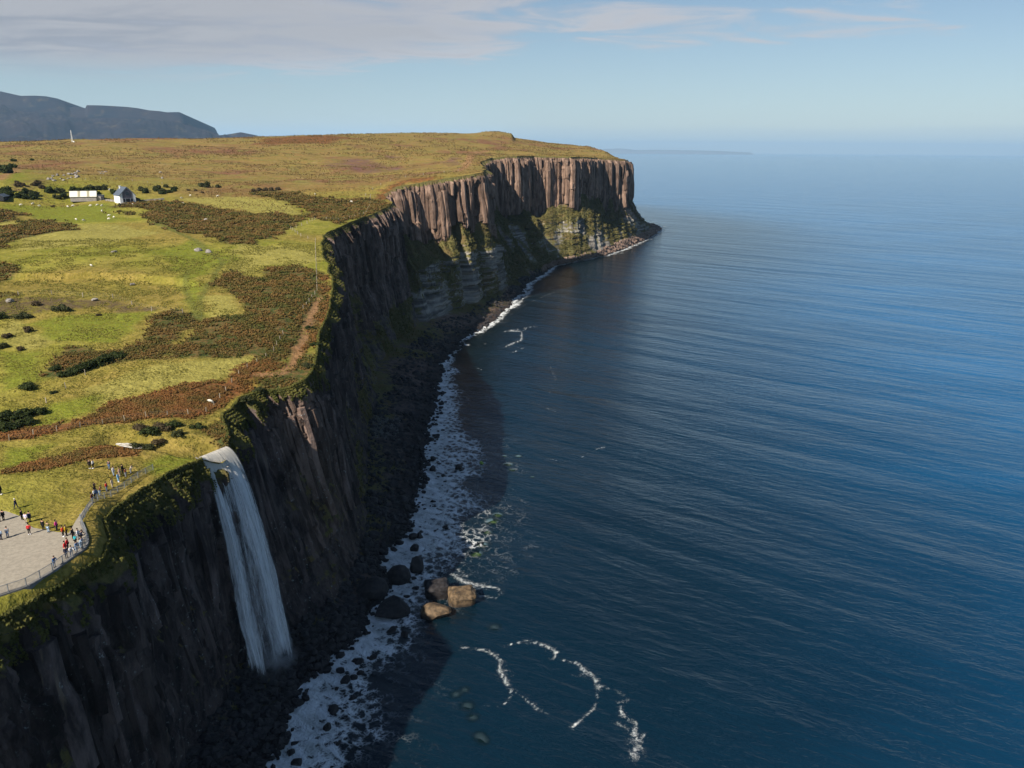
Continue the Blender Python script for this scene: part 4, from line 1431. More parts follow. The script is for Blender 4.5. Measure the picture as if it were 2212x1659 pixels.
# ------------------------------------------------------------------ people
def skin_mesh(name, joints, edges, sub=1):
    me = bpy.data.meshes.new(name)
    names = list(joints)
    me.from_pydata([joints[n][:3] for n in names], [(names.index(a), names.index(b)) for a, b in edges], [])
    o = bpy.data.objects.new(name, me)
    COL.objects.link(o)
    sk = o.modifiers.new('skin', 'SKIN')
    sk.use_smooth_shade = True
    for v, n in zip(me.skin_vertices[0].data, names):
        r = joints[n][3]
        v.radius = (r, r) if np.isscalar(r) else r
    me.skin_vertices[0].data[0].use_root = True
    ss_ = o.modifiers.new('sub', 'SUBSURF'); ss_.levels = sub; ss_.render_levels = sub
    bpy.context.view_layer.update()
    dg = bpy.context.evaluated_depsgraph_get()
    out = bpy.data.meshes.new_from_object(o.evaluated_get(dg))
    out.name = name
    bpy.data.objects.remove(o)
    return out


def pose(kind):
    """joints of a 1.72 m figure facing -Y"""
    st_, lean, armL, armR = 0.0, 0.0, 'down', 'down'
    if kind == 'walk': st_ = 0.26
    if kind == 'lean': lean = 0.22; armL = armR = 'fwd'
    if kind == 'photo': armL = armR = 'up'
    if kind == 'fold': armL = armR = 'fold'
    hip = 0.90
    J = {'pelvis': (0, 0, hip, (.15, .11)), 'waist': (0, -lean * .25, 1.10, (.145, .10)), 'chest': (0, -lean * .75, 1.32, (.175, .115)),
         'neck': (0, -lean * 1.0, 1.47, .055), 'jaw': (0, -lean * 1.05 - .025, 1.56, .075), 'crown': (0, -lean * 1.05 - .01, 1.66, .082)}
    Ed = [('pelvis', 'waist'), ('waist', 'chest'), ('chest', 'neck'), ('neck', 'jaw'), ('jaw', 'crown')]
    for s_, sd_, arm in ((-1, 'L', armL), (1, 'R', armR)):
        yo = st_ * s_
        J['hip' + sd_] = (s_ * .09, 0, .86, .09)
        J['knee' + sd_] = (s_ * .10, -yo * .55 - .02, .48, .062)
        J['ankle' + sd_] = (s_ * .10, -yo, .09, .042)
        J['toe' + sd_] = (s_ * .115, -yo - .15, .035, .035)
        Ed += [('pelvis', 'hip' + sd_), ('hip' + sd_, 'knee' + sd_), ('knee' + sd_, 'ankle' + sd_), ('ankle' + sd_, 'toe' + sd_)]
        cy = -lean * .85
        J['sh' + sd_] = (s_ * .19, cy, 1.38, .062)
        if arm == 'down':
            J['el' + sd_] = (s_ * .25, cy + .02 + yo * .3, 1.11, .047); J['wr' + sd_] = (s_ * .25, cy - .06 + yo * .55, .86, .034); J['ha' + sd_] = (s_ * .245, cy - .09 + yo * .6, .77, .036)
        elif arm == 'fwd':
            J['el' + sd_] = (s_ * .25, cy - .12, 1.14, .047); J['wr' + sd_] = (s_ * .20, cy - .34, 1.08, .034); J['ha' + sd_] = (s_ * .18, cy - .42, 1.08, .036)
        elif arm == 'up':
            J['el' + sd_] = (s_ * .24, cy - .16, 1.20, .047); J['wr' + sd_] = (s_ * .11, cy - .30, 1.42, .034); J['ha' + sd_] = (s_ * .06, cy - .31, 1.50, .036)
        else:
            J['el' + sd_] = (s_ * .26, cy - .05, 1.12, .047); J['wr' + sd_] = (s_ * .02, cy - .19, 1.17 + .03 * s_, .034); J['ha' + sd_] = (-s_ * .10, cy - .18, 1.19 + .03 * s_, .034)
        Ed += [('chest', 'sh' + sd_), ('sh' + sd_, 'el' + sd_), ('el' + sd_, 'wr' + sd_), ('wr' + sd_, 'ha' + sd_)]
    return J, Ed


def grow(j, k):
    r = j[3]
    return (*j[:3], tuple(q * k for q in r) if not np.isscalar(r) else r * k)


def person_parts(kind):
    J, Ed = pose(kind)
    body = skin_mesh('body', J, Ed)
    # jacket: torso and sleeves
    keep = ['waist', 'pelvis', 'chest', 'shL', 'elL', 'wrL', 'shR', 'elR', 'wrR']
    Jj = {k: grow(J[k], 1.24) for k in keep}
    p = J['pelvis']; Jj['pelvis'] = (p[0], p[1], p[2] - .04, (.185, .135))
    Jj['collar'] = (J['neck'][0], J['neck'][1], J['neck'][2] - .02, .085)
    jacket = skin_mesh('jacket', Jj, [e for e in Ed if e[0] in keep and e[1] in keep] + [('chest', 'collar')])
    keep = ['pelvis', 'hipL', 'kneeL', 'ankleL', 'hipR', 'kneeR', 'ankleR']
    Jt = {k: grow(J[k], 1.22) for k in keep}
    trousers = skin_mesh('trousers', Jt, [e for e in Ed if e[0] in keep and e[1] in keep])
    c = J['crown']
    bm = bmesh.new()
    bmesh.ops.create_uvsphere(bm, u_segments=10, v_segments=7, radius=.105, matrix=Matrix.Translation((c[0], c[1] + .025, c[2] - .015)) @ Matrix.Diagonal((1, 1.1, 1.1, 1)))
    for v in bm.verts:
        if v.co.z < c[2] - .06 and v.co.y < c[1]:
            v.co.y = c[1] + .02
    hair = bm_mesh('hair', bm, True)
    bm = bmesh.new()
    bmesh.ops.create_uvsphere(bm, u_segments=10, v_segments=7, radius=.115, matrix=Matrix.Translation((c[0], c[1] + .05, c[2] - .07)) @ Matrix.Diagonal((1, .85, 1.9, 1)))
    for v in bm.verts:
        if v.co.z < c[2] - .02 and v.co.y < c[1]:
            v.co.y = c[1] + .02
    long_hair = bm_mesh('hair', bm, True)
    shoes = []
    for sd_ in 'LR':
        a, t_ = J['ankle' + sd_], J['toe' + sd_]
        bm = bmesh.new()
        bmesh.ops.create_cube(bm, size=1.0, matrix=Matrix.Translation(((a[0] + t_[0]) / 2, (a[1] + t_[1]) / 2, .05)) @ Matrix.Diagonal((.11, .29, .10, 1)))
        bmesh.ops.bevel(bm, geom=bm.edges[:], offset=.03, segments=1, affect='EDGES')
        shoes.append(bm_mesh('shoe', bm))
    return dict(body=body, jacket=jacket, trousers=trousers, hair=hair, long=long_hair, shoes=shoes)


POSES = {k: person_parts(k) for k in ('stand', 'walk', 'lean', 'photo', 'fold')}
CLOTH = {}


def cloth(c):
    if c not in CLOTH:
        CLOTH[c] = principled('cloth_' + str(len(CLOTH)), c, 0.85, 0.1, noise=0.12, nscale=9.0)
    return CLOTH[c]


SKIN = principled('skin', (0.42, 0.24, 0.16), 0.6, 0.3)
HAIRC = {'black': (0.012, 0.010, 0.010), 'brown': (0.06, 0.03, 0.015), 'white': (0.6, 0.58, 0.55), 'fair': (0.28, 0.17, 0.07)}
COLR = {'black': (0.012, 0.012, 0.015), 'navy': (0.018, 0.025, 0.055), 'denim': (0.10, 0.17, 0.30), 'pale denim': (0.32, 0.42, 0.55), 'grey': (0.28, 0.29, 0.31),
        'white': (0.75, 0.75, 0.78), 'red': (0.62, 0.03, 0.035), 'orange': (0.75, 0.10, 0.04), 'magenta': (0.60, 0.03, 0.26), 'yellow': (0.66, 0.42, 0.02), 'olive': (0.14, 0.12, 0.05),
        'turquoise': (0.04, 0.50, 0.56), 'beige': (0.50, 0.42, 0.32), 'maroon': (0.13, 0.035, 0.03), 'sky': (0.25, 0.50, 0.72), 'pink': (0.62, 0.38, 0.32), 'brown': (0.16, 0.07, 0.04),
        'blue': (0.045, 0.10, 0.22), 'lilac': (0.55, 0.52, 0.68)}


def person(px, py, label, top, legs, hair='black', kind='stand', face=0.0, on_pave=False, shoe='black', longhair=False, h=1.72):
    if on_pave:
        p = at(px, py, 52.0); loc = Vector((p[0], p[1], 52.0))
    else:
        p = at(px, py, 52.0)
        for _ in range(3):
            z = float(land_h(np.array([p[0]]), np.array([p[1]]))[0]); p = at(px, py, z)
        loc = Vector((p[0], p[1], z))
    root = empty('person', loc, face)
    s_ = h / 1.72
    root.scale = (s_, s_, s_)
    tag(root, label, 'person', 'visitors at the clifftop viewpoint')
    P_ = POSES[kind]
    link('body', P_['body'], SKIN, root)
    link('jacket', P_['jacket'], cloth(COLR[top]), root)
    link('trousers', P_['trousers'], cloth(COLR[legs]), root)
    if hair != 'bald':
        link('hair', P_['long' if longhair else 'hair'], cloth(HAIRC[hair]), root)
    for m_ in P_['shoes']:
        link('shoe', m_, cloth(COLR[shoe]), root)


EAST, NORTH, WEST, SOUTH = math.pi / 2, math.pi, -math.pi / 2, 0.0
person(2.3, 1068, 'person in black with white shoes at the left edge of the grass', 'black', 'black', shoe='white', face=EAST)
person(35, 1099, 'white haired person in a dark suit walking on the grass', 'navy', 'navy', 'white', 'walk', EAST)
person(8, 1124, 'person in black standing at the back corner of the gravel', 'black', 'black', face=NORTH, on_pave=True)
person(-1, 1127, 'person in dark clothes cut by the left picture edge on gravel', 'black', 'navy', face=NORTH, on_pave=True)
person(17, 1161, 'person in grey top and jeans alone on the left gravel', 'grey', 'denim', face=NORTH + .4, on_pave=True)
person(2.5, 1166, 'person in pale blue top and dark trousers at the left gravel edge', 'pale denim', 'navy', face=NORTH, on_pave=True)
person(48, 1123, 'person in black, left one of the group at the grass edge', 'black', 'black', face=EAST)
person(57, 1130, 'person in lilac shirt and beige trousers in the grass edge group', 'lilac', 'beige', face=NORTH)
person(65, 1127, 'person in navy, right one of the group at the grass edge', 'navy', 'navy', face=NORTH)
person(64, 1154, 'person in red jacket, black trousers and white shoes alone on gravel', 'red', 'black', shoe='white', face=SOUTH + .5, on_pave=True)
person(94, 1145, 'person in black at the back rim of the gravel, beside an olive jacket', 'black', 'black', face=NORTH)
person(105, 1150, 'person in olive jacket and pale jeans at the back of the gravel', 'olive', 'pale denim', face=NORTH, kind='fold', on_pave=True)
person(123, 1146, 'long haired person in magenta jacket on the gravel rim', 'magenta', 'navy', face=EAST, longhair=True)
person(137, 1159, 'person in orange jacket with white shoes next to a yellow top', 'orange', 'black', shoe='white', face=EAST, on_pave=True)
person(144, 1157, 'person in yellow top beside the path railing', 'yellow', 'black', face=EAST, on_pave=True)
person(158, 1163, 'person in black by the inner corner of the railing', 'black', 'black', 'brown', face=EAST, on_pave=True)
person(164, 1178, 'person in turquoise coat in the crowd at the railing corner', 'turquoise', 'black', face=EAST, kind='photo', on_pave=True)
person(170, 1165, 'person in white top in the crowd at the railing corner', 'white', 'grey', face=EAST, on_pave=True)
person(176, 1168, 'person in navy jacket pressed to the railing corner', 'navy', 'black', face=EAST, kind='lean', on_pave=True)
person(175, 1184, 'person in pale denim leaning over the railing corner', 'pale denim', 'pale denim', 'brown', face=EAST, kind='lean', on_pave=True)
person(166, 1192, 'person in denim jacket leaning on the railing left of the corner', 'denim', 'pale denim', face=EAST - .6, kind='lean', on_pave=True)
person(147, 1186, 'person in red coat, the farther one of the two in red', 'red', 'black', 'brown', face=EAST, on_pave=True)
person(142, 1193, 'person in long red coat, the nearer one of the two in red', 'red', 'red', 'black', face=EAST, on_pave=True)
person(144, 1205, 'person in navy jacket at the railing in front of the red coats', 'navy', 'navy', face=EAST - .8, on_pave=True)
person(155, 1202, 'person in white t-shirt and jeans leaning on the railing', 'white', 'denim', face=EAST - .8, kind='lean', on_pave=True)
person(118, 1225, 'person in blue jacket and jeans alone at the front railing', 'blue', 'denim', 'brown', face=EAST - .6, kind='lean', on_pave=True)
person(194.4, 1012, 'bald person in black beside a white top at the back of the grass', 'black', 'black', 'bald', shoe='white', face=SOUTH + .6)
person(202, 1012, 'person in white top and black trousers at the back of the grass', 'white', 'black', face=WEST, shoe='white')
person(236.5, 1014, 'person in dark vest and jeans with folded arms', 'navy', 'denim', 'brown', 'fold', SOUTH)
person(246, 1028, 'tall person in a long white shirt and pale trousers', 'white', 'pale denim', face=EAST, h=1.85)
person(265.6, 1024, 'big person in black in the group nearest the waterfall', 'black', 'black', face=EAST, h=1.9)
person(259, 1030, 'person in pink top standing behind the sky blue one', 'pink', 'beige', face=EAST, longhair=True, hair='fair')
person(272, 1031, 'person in maroon top and grey jeans at the upper railing', 'maroon', 'grey', face=EAST, kind='photo')
person(283, 1023, 'person in beige leaning out, nearest to the waterfall', 'beige', 'grey', 'brown', 'lean', EAST)
person(256, 1041, 'person in sky blue with white shoes at the upper railing', 'sky', 'sky', 'brown', shoe='white', face=EAST)
person(243, 1054, 'long haired person in a beige coat at the upper railing', 'beige', 'beige', face=EAST, longhair=True)
person(231, 1061, 'person in red jacket at the grass railing', 'red', 'denim', face=EAST, longhair=True)
person(216, 1070, 'person in brown top holding the grass railing', 'brown', 'pale denim', face=EAST, kind='lean')
person(205, 1063, 'person in black taking a picture on the grass slope', 'black', 'black', face=EAST, kind='photo', longhair=True)
person(205, 1077, 'person in white shirt at the grass railing', 'white', 'black', face=EAST)
person(210, 1076, 'person in denim next to the white shirt at the railing', 'denim', 'denim', face=EAST, shoe='white')
person(200, 1086, 'person in black and grey, lowest at the grass railing', 'maroon', 'grey', face=EAST, longhair=True)

# ------------------------------------------------------------------ post and wire fences
def wire_fence(pts_px, step, label, h=1.15, px=True, post_w=0.13):
    g = ground_px(pts_px) if px else np.array(pts_px, float)
    line = resample(g, step)
    zs = land_h(line[:, 0], line[:, 1])
    root = empty('wire_fence', (line[0, 0], line[0, 1], float(zs[0])))
    tag(root, label, 'fence')
    o0 = root.location.copy()
    w = post_w
    bm = bmesh.new()
    add_box(bm, (0, 0, h / 2 - .15), (w, w, h + .3))
    pm = bm_mesh('post', bm)
    pts = []
    for (x_, y_), z_ in zip(line, zs):
        c = link('post', pm, M_WOOD, root)
        hh = random.uniform(.88, 1.15)
        c.location = Vector((x_, y_, z_)) - o0
        c.rotation_euler = (random.uniform(-.08, .08), random.uniform(-.08, .08), random.random())
        c.scale = (1, 1, hh)
        pts.append(Vector((x_, y_, z_)) - o0)
    bm = bmesh.new()
    for a, b in zip(pts[:-1], pts[1:]):
        for q in (.35, .7, 1.0):
            add_bar(bm, a + Vector((0, 0, q * h)), b + Vector((0, 0, q * h)), 0.012, 3)
    link('wire', bm_mesh('wire', bm), M_WIRE, root)


wire_fence([(20, 952), (110, 933), (180, 923), (215, 918), (305, 902), (395, 897), (440, 890), (455, 880), (475, 855), (497, 828), (520, 805), (545, 790), (590, 762), (600, 745), (612, 725)], 4.0, 'wooden post fence climbing through the rust bracken along the near cliff edge')
wire_fence([(655, 665), (685, 628), (684, 585), (682, 550), (681, 516)], 4.0, 'straight wooden post fence along the cliff top above the bracken', post_w=.16)
wire_fence([(681, 516), (648, 508), (628, 494)], 6.0, 'short pale post fence turning inland above the dark bluff', 1.3, post_w=.22)
wire_fence([(628, 494), (665, 484), (680, 475), (735, 478), (790, 462), (800, 440), (800, 424)], 7.0, 'post fence crossing the green neck before the brown headland', 1.3, post_w=.22)
wire_fence([(40, 637), (67, 634), (105, 636), (242, 645), (330, 672), (395, 676)], 10.0, 'sparse post fence above the dug out bank on the left', 1.4, post_w=.2)
wire_fence([(790, 424), (815, 405), (850, 388), (900, 378), (960, 372), (990, 368)], 14.0, 'far post fence running along the brown headland top', 1.4, post_w=.3)
wire_fence([(185, 388), (240, 387), (300, 391), (350, 396)], 9.0, 'far pale fence on the slope above the white house', 1.3, post_w=.25)
wire_fence([(100, 870), (145, 838), (185, 812)], 9.0, 'few leaning fence posts on the grass beside the lone round shrub', 1.2, post_w=.16)

# ------------------------------------------------------------------ buildings
M_WHITE = principled('white_render', (0.78, 0.78, 0.76), 0.8, 0.2, noise=0.06, nscale=0.8)
M_SLATE = principled('blue_grey_slate', (0.075, 0.095, 0.125), 0.6, 0.35, noise=0.2, nscale=1.5)
M_CLAD = principled('grey_larch_cladding', (0.14, 0.13, 0.15), 0.8, 0.2, noise=0.2, nscale=2.0)
M_GLASS = principled('dark_glass', (0.015, 0.02, 0.03), 0.08, 0.6)
M_TIN = principled('pale_corrugated_sheet', (0.72, 0.69, 0.60), 0.6, 0.3, noise=0.08, nscale=0.7)
M_ROOFL = principled('translucent_roof_sheet', (0.36, 0.33, 0.22), 0.6, 0.3)
M_BLOCK = principled('grey_blockwork', (0.33, 0.30, 0.28), 0.9, 0.1, noise=0.2, nscale=1.2)
M_DARK = principled('dark_timber', (0.03, 0.033, 0.04), 0.8, 0.2)


def quad_slab(bm, pts, th):
    v = [Vector(p) for p in pts]
    n = (v[1] - v[0]).cross(v[3] - v[0]).normalized() * th
    a = [bm.verts.new(p) for p in v]; b = [bm.verts.new(p + n) for p in v]
    k = len(v)
    for i in range(k):
        bm.faces.new((a[i], a[(i + 1) % k], b[(i + 1) % k], b[i]))
    bm.faces.new(a[::-1]); bm.faces.new(b)
    bmesh.ops.recalc_face_normals(bm, faces=bm.faces)


def part(parent, name, mat, build):
    bm = bmesh.new()
    build(bm)
    return link(name, bm_mesh(name, bm), mat, parent)


def gable_walls(bm, w, l, e, r):
    """closed gabled shell, front gable at y = -l/2"""
    pr = [(-w / 2, 0), (w / 2, 0), (w / 2, e), (0, r), (-w / 2, e)]
    a = [bm.verts.new((p[0], -l / 2, p[1])) for p in pr]; b = [bm.verts.new((p[0], l / 2, p[1])) for p in pr]
    for i in range(5):
        bm.faces.new((a[i], a[(i + 1) % 5], b[(i + 1) % 5], b[i]))
    bm.faces.new(a[::-1]); bm.faces.new(b)
    bmesh.ops.recalc_face_normals(bm, faces=bm.faces)


def house():
    p = on_land(271, 437)
    root = empty('house', p - Vector((0, 0, .5)), 0.72)
    tag(root, 'white gabled house with slate roof and tall glazed timber gable', 'house')
    w, l, e, r = 8.6, 11.0, 4.6, 9.0
    part(root, 'wall', M_WHITE, lambda bm: gable_walls(bm, w, l, e, r))
    ov = 0.35
    def roof(sgn):
        def f(bm):
            x0 = sgn * (w / 2 + ov); z0 = e - ov * (r - e) / (w / 2) + .06
            pts = [(0, -l / 2 - ov, r + .06), (0, l / 2 + ov, r + .06), (x0, l / 2 + ov, z0), (x0, -l / 2 - ov, z0)]
            quad_slab(bm, pts if sgn < 0 else pts[::-1], 0.2)
        return f
    rf = part(root, 'roof', M_SLATE, roof(-1)); rf2 = part(root, 'roof', M_SLATE, roof(1))
    y = -l / 2
    def clad(bm):
        pr = [(-2.7, 2.9), (2.7, 2.9), (2.7, 6.0), (0, 8.7), (-2.7, 6.0)]
        a = [bm.verts.new((q[0], y - .06, q[1])) for q in pr]; b = [bm.verts.new((q[0], y + .1, q[1])) for q in pr]
        for i in range(5):
            bm.faces.new((a[i], a[(i + 1) % 5], b[(i + 1) % 5], b[i]))
        bm.faces.new(a[::-1]); bm.faces.new(b)
        bmesh.ops.recalc_face_normals(bm, faces=bm.faces)
    part(root, 'gable_cladding', M_CLAD, clad)
    for cx, ww, z0, z1 in ((-2.1, 1.0, .9, 2.7), (0, 2.2, .3, 2.7), (2.1, 1.0, .9, 2.7)):
        wd = part(root, 'window', M_CLAD, lambda bm: add_box(bm, (cx, y - .06, (z0 + z1) / 2), (ww + .2, .12, z1 - z0 + .2)))
        part(wd, 'pane', M_GLASS, lambda bm: add_box(bm, (cx, y - .10, (z0 + z1) / 2), (ww, .12, z1 - z0)))
    wd = part(root, 'window', M_CLAD, lambda bm: add_box(bm, (0, y - .12, 5.6), (2.4, .12, 2.4)))
    def arch(bm):
        n = 12
        pts = [(-1.0, 4.6), (1.0, 4.6)] + [(math.cos(i * math.pi / n), 5.6 + math.sin(i * math.pi / n)) for i in range(n + 1)]
        a = [bm.verts.new((q[0], y - .2, q[1])) for q in pts]; b = [bm.verts.new((q[0], y - .1, q[1])) for q in pts]
        for i in range(len(pts)):
            bm.faces.new((a[i], a[(i + 1) % len(pts)], b[(i + 1) % len(pts)], b[i]))
        bm.faces.new(a[::-1]); bm.faces.new(b)
        bmesh.ops.recalc_face_normals(bm, faces=bm.faces)
    part(wd, 'pane', M_GLASS, arch)
    part(root, 'terrace', M_CONC, lambda bm: add_box(bm, (0, y - 1.6, .2), (8.0, 3.0, .5)))
    def lean(bm):
        pr = [(w / 2 + .02, 0), (w / 2 + 3.4, 0), (w / 2 + 3.4, 2.3), (w / 2 + .02, 3.7)]
        a = [bm.verts.new((q[0], -2.5, q[1])) for q in pr]; b = [bm.verts.new((q[0], 4, q[1])) for q in pr]
        for i in range(4):
            bm.faces.new((a[i], a[(i + 1) % 4], b[(i + 1) % 4], b[i]))
        bm.faces.new(a[::-1]); bm.faces.new(b)
        bmesh.ops.recalc_face_normals(bm, faces=bm.faces)
    part(root, 'lean_to', M_DARK, lean)
    def chim(bm):
        add_box(bm, (-.9, 3.6, r - .3), (.9, .9, 1.6)); add_box(bm, (-.9, 3.6, r + .55), (1.05, 1.05, .15))
    part(root, 'chimney', M_WHITE, chim)


def barn():
    p = on_land(182, 433)
    root = empty('barn', p - Vector((0, 0, .4)), 0.42)
    tag(root, 'long grey barn with a cream sheet roof and two dull roof lights', 'barn')
    w, l, e, r = 13.5, 9.0, 2.7, 5.6          # long side towards the sea
    def walls(bm):
        pr = [(-l / 2, 0), (l / 2, 0), (l / 2, e), (0, r), (-l / 2, e)]
        a = [bm.verts.new((-w / 2, q[0], q[1])) for q in pr]; b = [bm.verts.new((w / 2, q[0], q[1])) for q in pr]
        for i in range(5):
            bm.faces.new((a[i], a[(i + 1) % 5], b[(i + 1) % 5], b[i]))
        bm.faces.new(a[::-1]); bm.faces.new(b)
        bmesh.ops.recalc_face_normals(bm, faces=bm.faces)
    part(root, 'wall', M_BLOCK, walls)
    for sgn in (-1, 1):
        def roof(bm):
            y0 = sgn * (l / 2 + .3); z0 = e - .3 * (r - e) / (l / 2) + .08
            pts = [(-w / 2 - .3, y0, z0), (w / 2 + .3, y0, z0), (w / 2 + .3, 0, r + .08), (-w / 2 - .3, 0, r + .08)]
            quad_slab(bm, pts if sgn < 0 else pts[::-1], .12)
        rf = part(root, 'roof', M_TIN, roof)
        if sgn < 0:
            for cx in (-2.2, 2.6):
                def light(bm):
                    y0 = -(l / 2 + .25); z0 = e - .25 * (r - e) / (l / 2) + .22
                    quad_slab(bm, [(cx - .65, y0, z0), (cx + .65, y0, z0), (cx + .65, -.1, r + .16), (cx - .65, -.1, r + .16)], .05)
                part(rf, 'roof_light', M_ROOFL, light)
    part(root, 'door', M_DARK, lambda bm: add_box(bm, (w / 2 + .03, -1.0, 1.2), (.08, 2.4, 2.4)))


def shed():
    p = on_land(214, 432)
    root = empty('shed', p - Vector((0, 0, .3)), 0.3)
    tag(root, 'small grey shed with flat roof between barn and house', 'shed')
    part(root, 'wall', M_CLAD, lambda bm: add_box(bm, (0, 0, 1.5), (5.6, 4.0, 3.0)))
    part(root, 'roof', M_SLATE, lambda bm: add_box(bm, (0, 0, 3.12), (6.2, 4.6, .22)))
    part(root, 'door', M_BLOCK, lambda bm: add_box(bm, (.3, -2.04, 1.25), (2.2, .1, 2.4)))
    part(root, 'door', M_DARK, lambda bm: add_box(bm, (2.1, -2.04, 1.2), (.9, .1, 2.3)))


house(); barn(); shed()

def far_hut():
    p = on_land(4, 432)
    root = empty('hut', p - Vector((0, 0, .3)), 0.2)
    tag(root, 'low dark hut at the left edge below the dark bushes', 'hut')
    part(root, 'wall', M_DARK, lambda bm: gable_walls(bm, 5, 8, 2.2, 3.4))
    part(root, 'roof', M_SLATE, lambda bm: (quad_slab(bm, [(0, -4.2, 3.5), (0, 4.2, 3.5), (-2.9, 4.2, 2.1), (-2.9, -4.2, 2.1)], .15),
                                            quad_slab(bm, [(2.9, -4.2, 2.1), (2.9, 4.2, 2.1), (0, 4.2, 3.5), (0, -4.2, 3.5)], .15)))


far_hut()


def garden_wall():
    g = resample(ground_px([(228, 434), (250, 436), (300, 434), (355, 432)]), 2.0)
    z = land_h(g[:, 0], g[:, 1])
    tn_ = np.gradient(g, axis=0); tn_ /= np.linalg.norm(tn_, axis=1)[:, None]
    nn_ = np.stack([tn_[:, 1], -tn_[:, 0]], 1) * .3
    V, Fw = [], []
    for i in range(len(g)):
        hh = 1.0 + random.uniform(-.2, .2)
        for s_, zz in ((1, -.3), (1, hh), (-1, hh), (-1, -.3)):
            V.append((g[i, 0] + nn_[i, 0] * s_, g[i, 1] + nn_[i, 1] * s_, z[i] + zz))
    for i in range(len(g) - 1):
        for j in range(4):
            Fw.append((i * 4 + j, i * 4 + (j + 1) % 4, (i + 1) * 4 + (j + 1) % 4, (i + 1) * 4 + j))
    tag(link('stone_wall', mesh_np('stone_wall', V, np.array(Fw), smooth=False), M_PALE), 'low pale drystone wall running past barn and white house', 'wall')


garden_wall()


def mast():
    p = on_land(156, 306)
    root = empty('radio_mast', p - Vector((0, 0, .5)))
    tag(root, 'thin white radio mast on the skyline before the blue hills', 'mast')
    def legs(bm):
        for a in range(3):
            an = a * 2.094
            add_bar(bm, (math.cos(an) * .9, math.sin(an) * .9, 0), (math.cos(an) * .25, math.sin(an) * .25, 13), .22)
        for k in range(7):
            z_ = k * 1.8; r0_ = .9 - .65 * z_ / 13; r1_ = .9 - .65 * (z_ + 1.8) / 13
            for a in range(3):
                an, bn = a * 2.094, (a + 1) * 2.094
                add_bar(bm, (math.cos(an) * r0_, math.sin(an) * r0_, z_), (math.cos(bn) * r1_, math.sin(bn) * r1_, z_ + 1.8), .12)
    part(root, 'tower', M_WHITE, legs)
    part(root, 'antenna', M_WHITE, lambda bm: add_bar(bm, (0, 0, 11), (0, 0, 13.6), .45, 8))
    part(root, 'cabin', M_WHITE, lambda bm: add_box(bm, (1.8, 0, .8), (1.4, 1.4, 1.8)))


mast()

# ------------------------------------------------------------------ sheep
M_WOOL = principled('wool', (0.62, 0.58, 0.50), 0.95, 0.05, noise=0.1, nscale=5.0)


def sheep_mesh():
    J = {'rump': (0, .42, .62, .24), 'belly': (0, .05, .60, .29), 'chest': (0, -.35, .64, .24), 'neck': (0, -.58, .66, .13), 'head': (0, -.74, .56, .10), 'nose': (0, -.90, .44, .06)}
    Ed = [('rump', 'belly'), ('belly', 'chest'), ('chest', 'neck'), ('neck', 'head'), ('head', 'nose')]
    for s_ in (-1, 1):
        for y_, b_ in ((.38, 'rump'), (-.34, 'chest')):
            a = f'k{s_}{y_}'; f_ = f'f{s_}{y_}'
            J[a] = (s_ * .15, y_, .34, .065); J[f_] = (s_ * .15, y_ - .02, .02, .04)
            Ed += [(b_, a), (a, f_)]
        J[f'e{s_}'] = (s_ * .13, -.70, .64, .03)
        Ed.append(('head', f'e{s_}'))
    return skin_mesh('sheep', J, Ed)


SHEEP = sheep_mesh()
SH = [(44, 443, 'white sheep grazing farthest left on the green pasture'), (70, 441.5, 'white sheep below the barn end of the bushes'), (86, 445, 'white sheep just left of the small dark bush on pasture'),
      (147, 448, None), (157, 445.5, None), (195, 448.5, None), (210, 447, None), (220, 447, 'white sheep standing right of its neighbour under the shed'), (220.5, 458.5, 'white sheep midway between house pasture and lower trio'),
      (235, 469.5, 'white sheep at the top of the lower trio'), (246, 472.5, 'white sheep on the right of the lower trio'), (234.5, 476, 'white sheep at the bottom of the lower trio'),
      (165, 476, 'white sheep, left one of the lower pair'), (182, 478, 'white sheep, right one of the lower pair'), (287, 443, 'white sheep on the brown patch in front of the house'),
      (396, 442.5, 'white sheep at the corner of the straw field and bracken'), (411, 424.5, 'white sheep on the straw field far right of the house'), (393, 430, 'small white sheep above the straw field corner'),
      (470, 427, None), (237, 412, 'white sheep on the slope between barn and house'), (760, 438, 'lone white sheep on the green neck near the cliff'), (198, 577.5, 'white sheep alone on the brown middle field'),
      (455, 864, None), (681, 422, None)]
for i, (a, b, lab) in enumerate(SH):
    o = link('sheep', SHEEP, M_WOOL)
    o.location = on_land(a, b)
    o.rotation_euler = (0, 0, random.uniform(0, 6.28))
    k = 1.35 if b < 500 else 1.0
    o.scale = (k, k, k)
    tag(o, lab or ['white sheep in the left pair below the barn', 'white sheep beside the pair under the barn', 'white sheep in the row under the shed', 'white sheep in the row right under the shed', 'white sheep on the grass far right of the house', 'white sheep by the near cliff fence', 'white sheep at the edge of the dark bushes on the neck'][[147, 157, 195, 210, 470, 455, 681].index(a)], 'sheep', 'sheep on the pastures')

